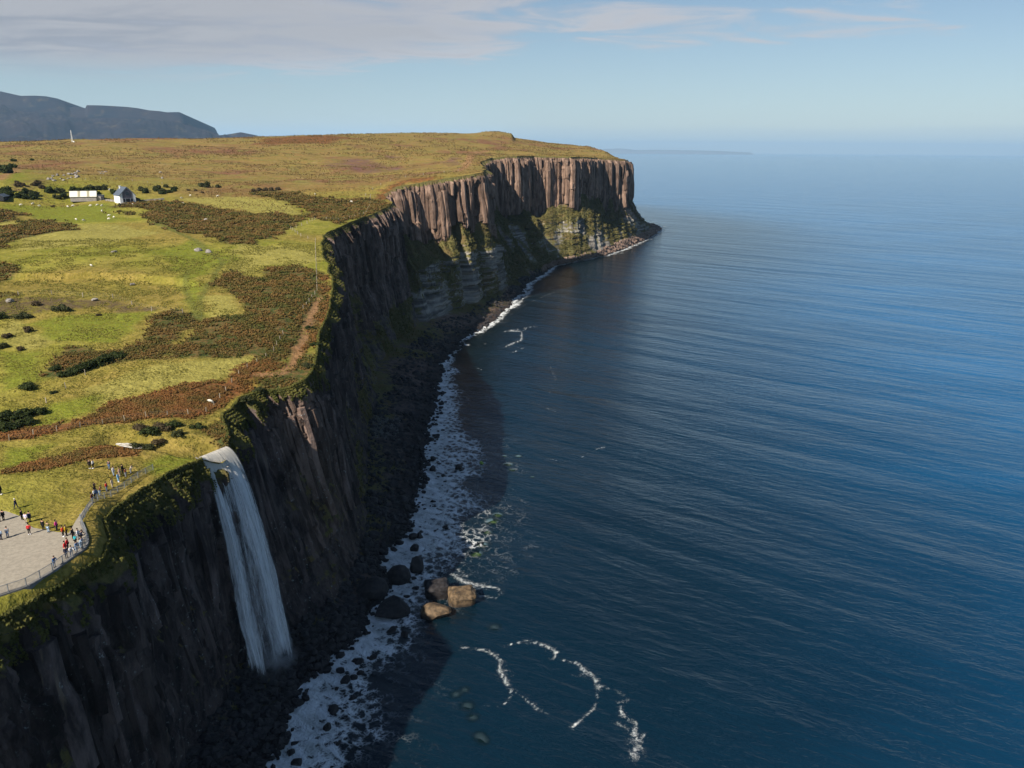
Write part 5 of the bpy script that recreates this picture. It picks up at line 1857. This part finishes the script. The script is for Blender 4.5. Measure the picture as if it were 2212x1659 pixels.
# stones lying in the fields
for a, b, s_, lab in [(284, 605 + 0.5, 1.1, 'pale flat stone in the brown middle field'), (246, 546, 1.3, 'pale stone in the upper pasture'), (429, 540, 1.6, 'grey boulder on grass, left of a pair'), (451, 544, 1.3, 'grey boulder on grass, right of a pair'),
                      (205, 651, 1.1, 'brown boulder on the dug out bank'), (444, 480, 1.4, 'pale boulder inside the upper bracken'), (22, 652, 1.3, 'grey boulder at the left end of the bank')]:
    p = on_land(a, b)
    boulder(p.x, p.y, p.z + .2 * s_, s_, lab, None, M_PALE)
for i in range(26):
    a = random.uniform(104, 170); b = 385 - (a - 104) * .10 + random.uniform(-7, 6)
    p = on_land(a, b)
    boulder(p.x, p.y, p.z + .1, random.uniform(.6, 1.8), 'pale stone of the rocky outcrop above the barn', 'stones of the hillside outcrop', M_PALE, name='outcrop_stone')['category'] = 'stone'
for i in range(7):
    p = on_land(*random.choice([(205, 371), (215, 373), (222, 369), (360, 378), (363, 386), (355, 372)]))
    boulder(p.x + random.uniform(-4, 4), p.y + random.uniform(-4, 4), p.z + .2, random.uniform(.8, 1.7), 'pale stone scattered on the slope behind the house', 'stones scattered on the slope', M_PALE, name='outcrop_stone')['category'] = 'stone'

# ------------------------------------------------------------------ shrubs
def leaf_cloud(r, n, size, seed, flat=0.75, lobes=9):
    """leaf sized faces spread over many small clumps"""
    g = np.random.default_rng(seed)
    cen = []
    for i in range(lobes):
        v = g.normal(size=3); v /= np.linalg.norm(v); v[2] = abs(v[2])
        cen.append((v * r * g.uniform(.25, .75), r * g.uniform(.26, .46)))
    C_ = np.array([c[0] for c in cen]); R_ = np.array([c[1] for c in cen])
    k = g.integers(lobes, size=n)
    d = g.normal(size=(n, 3)); d /= np.linalg.norm(d, axis=1)[:, None]
    p = C_[k] + d * (R_[k] * g.uniform(.55, 1.08, n) ** .6)[:, None]
    p[:, 2] = np.maximum(p[:, 2] * flat, -0.05 * r) + .12 * r
    a = g.normal(size=(n, 3)); a /= np.linalg.norm(a, axis=1)[:, None]
    b = np.cross(a, d); b /= np.linalg.norm(b, axis=1)[:, None] + 1e-6
    sz = size * g.uniform(.6, 1.5, n)[:, None]
    V = np.stack([p - a * sz - b * sz * .5, p + a * sz - b * sz * .5, p + a * sz * .6 + b * sz * .7, p - a * sz * .7 + b * sz * .6], 1).reshape(-1, 3)
    F = np.arange(n * 4).reshape(-1, 4)
    return V, F


def stem_mesh(r, seed):
    rr = random.Random(seed)
    bm = bmesh.new()
    for i in range(6):
        a = rr.uniform(0, 6.28)
        m_ = Vector((math.cos(a) * r * .12, math.sin(a) * r * .12, r * .3))
        add_bar(bm, (0, 0, -.25 * r), m_, r * .10, 5, r * .06)
        add_bar(bm, m_, (math.cos(a) * r * .5, math.sin(a) * r * .5, r * rr.uniform(.5, .8)), r * .06, 5, r * .02)
    return bm_mesh('stem', bm)


M_GORSE = mat_leaf('gorse_leaf', (0.018, 0.030, 0.010), (0.060, 0.075, 0.022))
M_WILLOW = mat_leaf('willow_leaf', (0.030, 0.038, 0.016), (0.085, 0.090, 0.035))
M_HEATH = mat_leaf('dull_heath_leaf', (0.050, 0.040, 0.022), (0.115, 0.085, 0.045))
M_BARK = principled('shrub_bark', (0.06, 0.045, 0.035), 0.9, 0.1)
CROWN = []
for i in range(5):
    V, F = leaf_cloud(1.0, 1100, .075, 400 + i, .8, 9 + i)
    CROWN.append(mesh_np('crown', V, F, smooth=False))
CROWNF = []
for i in range(4):
    V, F = leaf_cloud(1.0, 420, .13, 450 + i, .8, 8 + i)
    CROWNF.append(mesh_np('crown', V, F, smooth=False))
STEM = [stem_mesh(1.0, 60 + i) for i in range(3)]


def shrub(px, py, r, label, group=None, mat=None, flat=1.0, far=False, wide=1.0):
    p = on_land(px, py)
    root = empty('shrub', p, random.uniform(0, 6.28))
    tag(root, label, 'shrub', group)
    c = link('crown', random.choice(CROWNF if far else CROWN), mat or M_GORSE, root)
    c.scale = (r * wide * random.uniform(.9, 1.15), r * random.uniform(.9, 1.1), r * flat * random.uniform(.85, 1.1))
    s_ = link('stem', random.choice(STEM), M_BARK, root)
    s_.scale = (r * .9, r * .9, r * flat * .9)
    return root


shrub(62, 838, 2.2, 'lone round green shrub casting a shadow on the left field', flat=.85)
shrub(117, 850, .8, 'small dark shrub right of the lone round shrub')
shrub(132, 673, 2.6, 'grey green shrub on the bank right of the others', mat=M_WILLOW)
shrub(50, 688, 2.2, 'broad shrub on the left bank with shade below', mat=M_WILLOW)
shrub(62, 718, 1.7, 'brown green shrub on the left field below the bank', mat=M_HEATH)
shrub(18, 730, 1.5, 'low shrub at the left below the bank', mat=M_HEATH); shrub(6, 752, 1.6, 'dark shrub at the left edge of the field', mat=M_WILLOW)
shrub(45, 757, 1.3, 'low heathy shrub left of the bracken block', mat=M_HEATH); shrub(4, 690, 2.0, 'dark shrub at the left end of the bank')
shrub(214, 681, .9, 'tiny shrub alone on the bright green grass', mat=M_HEATH); shrub(80, 661, 1.6, 'heathy shrub under the bank top', mat=M_HEATH)
for a, b, r_ in [(246, 776, 2.4), (225, 786, 2.6), (205, 792, 2.4), (185, 800, 2.3), (165, 806, 2.0), (145, 814, 1.8), (122, 800, 1.7), (262, 772, 1.5)]:
    shrub(a, b, r_, 'dark gorse shrub in the thick row along the bracken block', 'gorse row along the bracken block', flat=.9)
for a, b, r_ in [(20, 905, 2.6), (55, 898, 2.3), (84, 893, 1.8), (8, 930, 2.6), (38, 922, 2.3), (60, 915, 1.8), (-15, 915, 2.6)]:
    shrub(a, b, r_, 'dark shrub in the thicket at the left edge above the people', 'thicket at the left edge', flat=.85)
for a, b, r_, m_ in [(305, 930, 1.9, M_HEATH), (325, 935, 2.0, M_GORSE), (350, 928, 2.0, M_HEATH), (372, 922, 1.9, M_GORSE), (292, 950, 1.6, M_WILLOW), (318, 952, 1.6, M_WILLOW), (345, 945, 1.6, M_HEATH), (385, 940, 1.5, M_WILLOW)]:
    shrub(a, b, r_, 'scrubby shrub in the clump above the burn pool', 'scrub above the burn', m_, flat=.8)
shrub(425, 922, 1.6, 'dark round shrub right of the scrub clump near the lip', flat=.8)
shrub(560, 838, 1.9, 'green shrub on the cliff edge right of the notch', mat=M_WILLOW, flat=.7); shrub(530, 862, 1.7, 'green shrub at the back of the cliff notch', mat=M_WILLOW, flat=.7)
shrub(665, 790, 1.8, 'green shrub hanging on the near headland edge', mat=M_WILLOW, flat=.7); shrub(668, 705, 1.8, 'dark shrub on the cliff edge below the orange path', flat=.7)
shrub(680, 745, 1.7, 'dark shrub on the outer cliff edge of the near headland', flat=.7)
RB = random.Random(9)
for i in range(34):
    a = RB.uniform(-25, 165) if i < 24 else RB.uniform(165, 250)
    b = RB.uniform(411, 429) if i < 24 else RB.uniform(408, 420)
    shrub(a, b, RB.uniform(2.2, 3.8), 'dark shrub in the wooded belt behind barn and house', 'wooded belt behind the buildings', RB.choice([M_GORSE, M_WILLOW, M_GORSE]), far=True)
for i in range(16):
    a = RB.uniform(300, 385); b = RB.uniform(404, 420)
    shrub(a, b, RB.uniform(1.8, 3.2), 'dark shrub in the belt right of the white house', 'shrub belt right of the house', RB.choice([M_GORSE, M_WILLOW]), far=True)
for i in range(9):
    shrub(RB.uniform(-15, 38), RB.uniform(357, 376), RB.uniform(3, 4.6), 'dark tree in the grove beside the far left track', 'grove by the far track', M_GORSE, far=True)
for i in range(7):
    shrub(RB.uniform(20, 95), RB.uniform(396, 407), RB.uniform(2, 3.2), 'brownish shrub on the far slope left of the outcrop', 'brown shrubs left of the outcrop', M_HEATH, far=True)
shrub(443, 402, 4.2, 'grey green tree alone right of the shrub belt', mat=M_WILLOW, far=True); shrub(470, 403, 2.6, 'smaller tree right of the lone grey green tree', mat=M_WILLOW, far=True)
shrub(548, 415, 2.4, 'left end shrub of the hedge above the green neck', mat=M_HEATH, far=True)
for a in (560, 573, 586, 600):
    shrub(a, 412 - (a - 560) * .08, 2.6, 'shrub in the short hedge above the green neck', 'hedge above the green neck', M_HEATH, far=True)
shrub(29, 350, 3.0, 'single dark tree on the far slope by the track', far=True); shrub(70, 349, 2.2, 'small dark tree right of the single far tree', far=True)
for a, b in ((407, 412), (423, 413), (437, 419), (550, 412), (114, 445)):
    shrub(a, b, 1.3, 'small bush dotted on the grass near the house', 'small bushes on the grass near the house', M_HEATH, far=True)

# ------------------------------------------------------------------ bracken fronds, rough grass and ledge plants
def fronds(name, P, h, mat, label, seed, blades=4, droop=.35):
    g = np.random.default_rng(seed)
    n = len(P)
    Vs, Fs, o = [], [], 0
    for b in range(blades):
        an = g.uniform(0, 6.28, n); l = h * g.uniform(.6, 1.3, n); w = l * g.uniform(.22, .42, n)
        dx, dy = np.cos(an), np.sin(an)
        up = l * g.uniform(.45, .95, n); outw = l * g.uniform(.3, .75, n)
        p0 = P + np.stack([-dy * w * .4, dx * w * .4, np.zeros(n) - .05], 1)
        p1 = P + np.stack([dy * w * .4, -dx * w * .4, np.zeros(n) - .05], 1)
        mid = P + np.stack([dx * outw * .6, dy * outw * .6, up], 1)
        m0 = mid + np.stack([-dy * w, dx * w, np.zeros(n)], 1); m1 = mid + np.stack([dy * w, -dx * w, np.zeros(n)], 1)
        tip = P + np.stack([dx * outw * 1.5, dy * outw * 1.5, up * (1 - droop)], 1)
        Vs.append(np.stack([p0, p1, m1, m0, tip], 1).reshape(-1, 3))
        i = np.arange(n)[:, None] * 5 + o
        Fs.append(np.concatenate([i + np.array([[0, 1, 2]]), i + np.array([[0, 2, 3]]), i + np.array([[3, 2, 4]])], 0))
        o += n * 5
    me = mesh_np(name, np.concatenate(Vs), np.concatenate(Fs), smooth=False)
    tag(link(name, me, mat), label, 'plants', kind='stuff')


def scatter_mask(mask, n, ymax, seed, thr=.5):
    """random points on the land sheet where a ground cover mask is high, near ones first"""
    g = np.random.default_rng(seed)
    M2 = mask.reshape(NS, len(dcol))
    a = np.abs((LX[1:, 1:] - LX[:-1, :-1])) * np.abs(LY[1:, 1:] - LY[:-1, :-1])
    cellx = dcol[1:] - dcol[:-1]
    celly = np.maximum(E[1:, 1] - E[:-1, 1], 0)
    area = celly[:, None] * cellx[None]
    gap = fbm(LX[:-1, :-1] / 4.5, LY[:-1, :-1] / 4.5, octv=3, seed=seed) > -.28
    wgt = area * gap * np.clip(M2[:-1, :-1], 0, 1) ** 1.5 * (M2[:-1, :-1] > .12) * (LY[:-1, :-1] < ymax) * (LX[:-1, :-1] > -.72 * LY[:-1, :-1] - 12) / np.maximum(LY[:-1, :-1], 60) ** 1.3
    wgt = wgt.ravel() / wgt.sum()
    c = g.choice(len(wgt), size=n, p=wgt)
    i, j = np.divmod(c, len(dcol) - 1)
    u_, v_ = g.random(n), g.random(n)
    x_ = LX[i, j] + (LX[i, j + 1] - LX[i, j]) * u_
    y_ = LY[i, j] + (LY[i + 1, j] - LY[i, j]) * v_
    x_ = x_ + (LX[i + 1, j] - LX[i, j]) * v_
    z_ = LZ[i, j] * (1 - u_) * (1 - v_) + LZ[i, j + 1] * u_ * (1 - v_) + LZ[i + 1, j] * (1 - u_) * v_ + LZ[i + 1, j + 1] * u_ * v_
    return np.stack([x_, y_, z_], 1)


M_BRACK = mat_leaf('bracken_frond', (0.065, 0.092, 0.022), (0.230, 0.120, 0.042), .16)
M_RUST = mat_leaf('rusty_frond', (0.110, 0.095, 0.028), (0.300, 0.125, 0.045), .22)
M_TUFT = mat_leaf('rough_grass', (0.175, 0.170, 0.032), (0.280, 0.245, 0.062), .5)
M_LEDGE2 = mat_leaf('ledge_tussock', (0.070, 0.070, 0.020), (0.175, 0.145, 0.050), .12)
M_HEATHC = mat_leaf('heath_clump', (0.110, 0.085, 0.028), (0.235, 0.150, 0.060), .05)
M_GREYST = mat_boulder('grey_shingle', (0.10, 0.10, 0.10), (0.20, 0.20, 0.19), wet=False)
M_LEDGE = mat_leaf('ledge_grass', (0.050, 0.062, 0.015), (0.165, 0.150, 0.040), .35)
P_ = scatter_mask(BRK, 30000, 520, 21)
fronds('bracken', P_, (.55 * np.clip(P_[:, 1] / 230, .8, 2.0)), M_BRACK, 'knee deep green and rust bracken in broad patches', 1)
P_ = scatter_mask(RST, 12000, 420, 22)
fronds('bracken', P_, (.45 * np.clip(P_[:, 1] / 230, .8, 1.8)), M_RUST, 'rust red dying bracken along the cliff top', 2)
grass_m = (1 - np.maximum(BRK, RST)) * (lv[:, 1] > 122) * (~in_poly(lv[:, 0], lv[:, 1], PAVE)) * (fbm(lv[:, 0] / 9, lv[:, 1] / 9, octv=3, seed=77) > -.1) * (dist_line(lv[:, 0], lv[:, 1], STREAM) > 1.8)
P_ = scatter_mask(grass_m, 26000, 330, 23)
fronds('rough_grass', P_, (.26 * np.clip(P_[:, 1] / 200, .8, 2.0)), M_TUFT, 'rough tussock grass over the near fields', 3, 3)
# plants on the upper face and along the lip
gg = np.random.default_rng(31)
ci = np.nonzero((E[:, 1] > 60) & (E[:, 1] < 430))[0]
n = 34000
i = ci[gg.integers(len(ci), size=n)]
r_ = np.minimum((gg.random(n) ** 1.6 * (ST[i, 4] * 1.25 * nE + 1)).astype(int), nE)
P_ = cv[r_, i] + np.stack([OUT[i, 0], OUT[i, 1], np.zeros(n)], 1) * .05
keepm = (np.abs(P_[:, 1] - 140.7) > 4.0) & (fbm(P_[:, 0] / 5, P_[:, 1] / 5, P_[:, 2] / 4, octv=3, seed=88) > (-.45 + r_ / nE * 1.2))
P_ = P_[keepm]
for q_ in range(22):
    i_ = ci[np.argmin(np.abs(E[ci, 1] - gg.uniform(82, 136)))]
    r0_ = int(gg.integers(2, 13))
    root_ = empty('shrub', Vector(cv[r0_, i_]) + Vector((OUT[i_, 0] * .2, OUT[i_, 1] * .2, -.2)), gg.uniform(0, 6.28))
    tag(root_, 'leafy shrub clinging to the steep slope between railing and waterfall', 'shrub', 'shrubs on the slope below the railing')
    k_ = float(gg.uniform(.6, 1.3))
    c_ = link('crown', CROWN[q_ % 5], (M_WILLOW, M_GORSE, M_LEDGE)[q_ % 3], root_); c_.scale = (k_, k_, k_ * .7)
    s_ = link('stem', STEM[q_ % 3], M_BARK, root_); s_.scale = (k_ * .9, k_ * .9, k_ * .6)
fronds('cliff_plants', P_, np.full(len(P_), .42), M_LEDGE, 'grass and leafy plants hanging over the cliff lip', 4, 4, .7)

# tussocks on the grassy ledges of the farther cliffs
vg = veg + 0.0
zn_f = np.broadcast_to(ZN, vg.shape)
okc = np.argwhere((zn_f >= 1) & (zn_f <= 3) & (vg > .42) & (E[:, 1][None] > 190) & (E[:, 1][None] < 1000))
q = okc[gg.integers(len(okc), size=26000)]
P_ = cv[q[:, 0], q[:, 1]] + gg.uniform(-.8, .8, (len(q), 3)) * np.array([1, 1, .1])
fronds('cliff_plants', P_, 0.75 * np.clip(P_[:, 1] / 450, .6, 1.7), M_LEDGE2, 'tussock grass on the ledges and slopes of the far cliffs', 6, 3, .6)
far_m = (lv[:, 1] > 440) * (fbm(lv[:, 0] / 30, lv[:, 1] / 30, octv=4, seed=79) > -.05)
P_ = scatter_mask(far_m, 22000, 1260, 24)
fronds('heath_clumps', P_, 0.5 * np.clip(P_[:, 1] / 450, 1, 2.2), M_HEATHC, 'low heather and moor grass clumps over the brown hill', 7, 3, .4)
stone_heap('gravel_beach', 276, 302, 3000, .04, .50, .10, .30, M_GREYST, 'patch of pale grey shingle at the foot of the near headland', 8)

# ------------------------------------------------------------------ far hills, islands and air
def mat_hill(name, a, b, c_):
    m = bpy.data.materials.new(name); m.use_nodes = True
    t = NT(m.node_tree)
    P = t.n('ShaderNodeNewGeometry').outputs['Position']
    n1 = t.noise(P, 0.0022, 6.0, 0.6, 0.4); n2 = t.noise(P, 0.010, 5.0, 0.65)
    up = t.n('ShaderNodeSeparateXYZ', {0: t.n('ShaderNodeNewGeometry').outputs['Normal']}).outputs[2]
    c = t.mix(t.ramp(n1, 0.38, 0.62), rgb(*a), rgb(*b))
    c = t.mix(t.ramp(n2, 0.52, 0.70, 0, .7), c, rgb(*c_))
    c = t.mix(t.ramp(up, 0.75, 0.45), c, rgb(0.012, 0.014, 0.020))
    p = t.n('ShaderNodeBsdfPrincipled', {'Base Color': c, 'Roughness': 0.95, 'Specular IOR Level': 0.05})
    t.n('ShaderNodeOutputMaterial', {0: p})
    return m


M_HILL = mat_hill('far_hill', (0.026, 0.020, 0.022), (0.013, 0.013, 0.018), (0.075, 0.060, 0.034))  # colours darkened to carry cloud shade over the ridge
RIDGE = [(-500, 175), (-250, 165), (-120, 182), (-40, 188), (0, 197), (40, 206), (45, 207), (75, 206.5), (100, 208), (125, 213), (140, 222), (150, 233), (160, 230.5), (175, 232), (184.5, 233.5), (186, 227), (215, 227.5), (245, 229),
         (275, 231), (300, 234), (320, 238), (345, 240), (360, 242.5), (387, 242), (394, 245.5), (400, 258), (407, 266), (415, 273), (430, 277), (450, 282), (465, 288), (477, 293), (488, 291), (500, 289), (520, 285.5),
         (537, 289), (553, 292), (575, 299), (620, 305), (700, 312)]


def far_hills():
    pr = np.array(RIDGE)
    xs = np.linspace(-500, 700, 420)
    ys = np.interp(xs, pr[:, 0], pr[:, 1])
    YR = 8600.0
    top = np.array([at_y(a, b, YR) for a, b in zip(xs, ys)])
    rows = []
    tt = np.linspace(0, 1, 46)
    back = top.copy(); back[:, 1] += 900; back[:, 2] -= 120
    rows.append(back)
    for t_ in tt:
        d = 3600 * t_
        crag = sstep(0, .035, t_)
        kb = int(2 + 26 * min(1.0, t_ * 4)); kw_ = np.hanning(kb * 2 + 1); kw_ /= kw_.sum()
        tz = top[:, 2] if t_ < .012 else np.convolve(np.pad(top[:, 2], kb, 'edge'), kw_, 'valid')
        h_ = tz - (tz - 60) * (0.24 * crag + 0.76 * (1 - (1 - t_) ** 1.7))
        p = top.copy(); p[:, 1] -= d; p[:, 0] *= (YR - d) / YR
        p[:, 2] = h_ + 190 * fbm(p[:, 0] / 700, p[:, 1] / 700, octv=7, seed=501, gain=.58) * sstep(0.02, .2, t_) * (1 - .4 * t_)
        rows.append(p)
    R_ = np.array(rows)
    me = mesh_np('hills', R_.reshape(-1, 3), grid_faces(len(rows), len(xs)))
    tag(link('hills', me, M_HILL), 'long flat topped ridge of blue hills inland', kind='structure')


far_hills()


def isle():
    prof = [(1240, 326), (1285, 321.5), (1310, 318.5), (1340, 317), (1360, 319), (1372, 321.5), (1420, 320.5), (1470, 321.5), (1520, 322.8), (1560, 324), (1620, 328)]
    pr = np.array(prof); xs = np.linspace(1240, 1620, 120); YR = 38000.0
    ys = np.interp(xs, pr[:, 0], pr[:, 1])
    top = np.array([at_y(a, b, YR) for a, b in zip(xs, ys)]); top[:, 2] = np.maximum(top[:, 2] * .75 + 8 * fbm(xs / 12, xs * 0, octv=4, seed=3), 0)
    f0 = top.copy(); f0[:, 1] -= 700; f0[:, 2] = -1
    f1 = top.copy(); f1[:, 1] -= 400; f1[:, 2] *= .6
    bk = top.copy(); bk[:, 1] += 900; bk[:, 2] = -1
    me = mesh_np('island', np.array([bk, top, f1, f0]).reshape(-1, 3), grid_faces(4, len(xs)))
    tag(link('island', me, principled('haze_paled_land', (0.16, 0.18, 0.20), 0.95, 0.05)), 'low hazy island on the sea horizon', kind='structure')  # land colour paled to add haze over the island


isle()


def haze():
    bm = bmesh.new()
    lo, hi = Vector((-46000, -46000, -9.5)), Vector((46500, 61500, 760))
    add_box(bm, (lo + hi) / 2, hi - lo)
    m = bpy.data.materials.new('sea_haze'); m.use_nodes = True
    t = NT(m.node_tree)
    v = t.n('ShaderNodeVolumePrincipled', {'Color': rgb(0.42, 0.69, 1.0), 'Density': HAZE, 'Anisotropy': 0.0})
    t.t.links.new(v.outputs[0], t.n('ShaderNodeOutputMaterial').inputs['Volume'])
    tag(link('haze', bm_mesh('haze', bm), m), 'thin blue sea haze', 'haze', kind='stuff')


HAZE = 2.7e-5
haze()


def spray():
    bm = bmesh.new()
    bmesh.ops.create_icosphere(bm, subdivisions=3, radius=1.0)
    for v in bm.verts:
        k = 1 + 0.22 * float(fbm(np.array([v.co.x * 1.7]), np.array([v.co.y * 1.7]), np.array([v.co.z * 1.7]), octv=2, seed=9)[0])
        v.co = Vector((v.co.x * 5.0 * k, v.co.y * 7.5 * k, v.co.z * 4.6 * k))
    m = bpy.data.materials.new('spray_mist'); m.use_nodes = True
    t = NT(m.node_tree)
    oc = t.mapping(t.n('ShaderNodeTexCoord').outputs['Object'], (1 / 5.0, 1 / 7.5, 1 / 4.6))
    r_ = t.n('ShaderNodeVectorMath', {0: oc}, operation='LENGTH').outputs['Value']
    d_ = t.math('MULTIPLY', t.ramp(r_, 0.95, 0.1, 0.0, 0.17), t.ramp(t.noise(oc, 2.2, 3.0), 0.35, 0.7))
    v = t.n('ShaderNodeVolumePrincipled', {'Color': rgb(0.95, 0.97, 1.0), 'Density': d_})
    t.t.links.new(v.outputs[0], t.n('ShaderNodeOutputMaterial').inputs['Volume'])
    o = tag(link('spray', bm_mesh('spray', bm), m), 'thin spray drifting at the foot of the waterfall', 'spray', kind='stuff')
    o.location = (-47.0, 137.5, 6.0)


spray()


# ------------------------------------------------------------------ tell look-alikes apart by their place in the row
ORD = ['leftmost', 'second', 'third', 'fourth', 'fifth', 'sixth', 'seventh', 'eighth', 'ninth', 'tenth']
bpy.context.view_layer.update()
same = {}
for o in sc.objects:
    if o.parent is None and 'label' in o and 'category' in o and 'kind' not in o:
        same.setdefault(o['label'], []).append(o)
for lab, obs in same.items():
    if not 2 <= len(obs) <= 10 or len(lab.split()) > 13:
        continue
    def side(o):
        q = np.array(o.matrix_world.translation) - np.array([0, 0, CAM_H])
        return (q @ _r) / (q @ _f)
    obs.sort(key=side)
    for i_, o in enumerate(obs):
        o['label'] = lab + (', leftmost' if i_ == 0 else ', rightmost' if i_ == len(obs) - 1 else f', {ORD[i_]} from left')
        if len(o['label'].split()) > 16:
            print('LONG', o['label'])
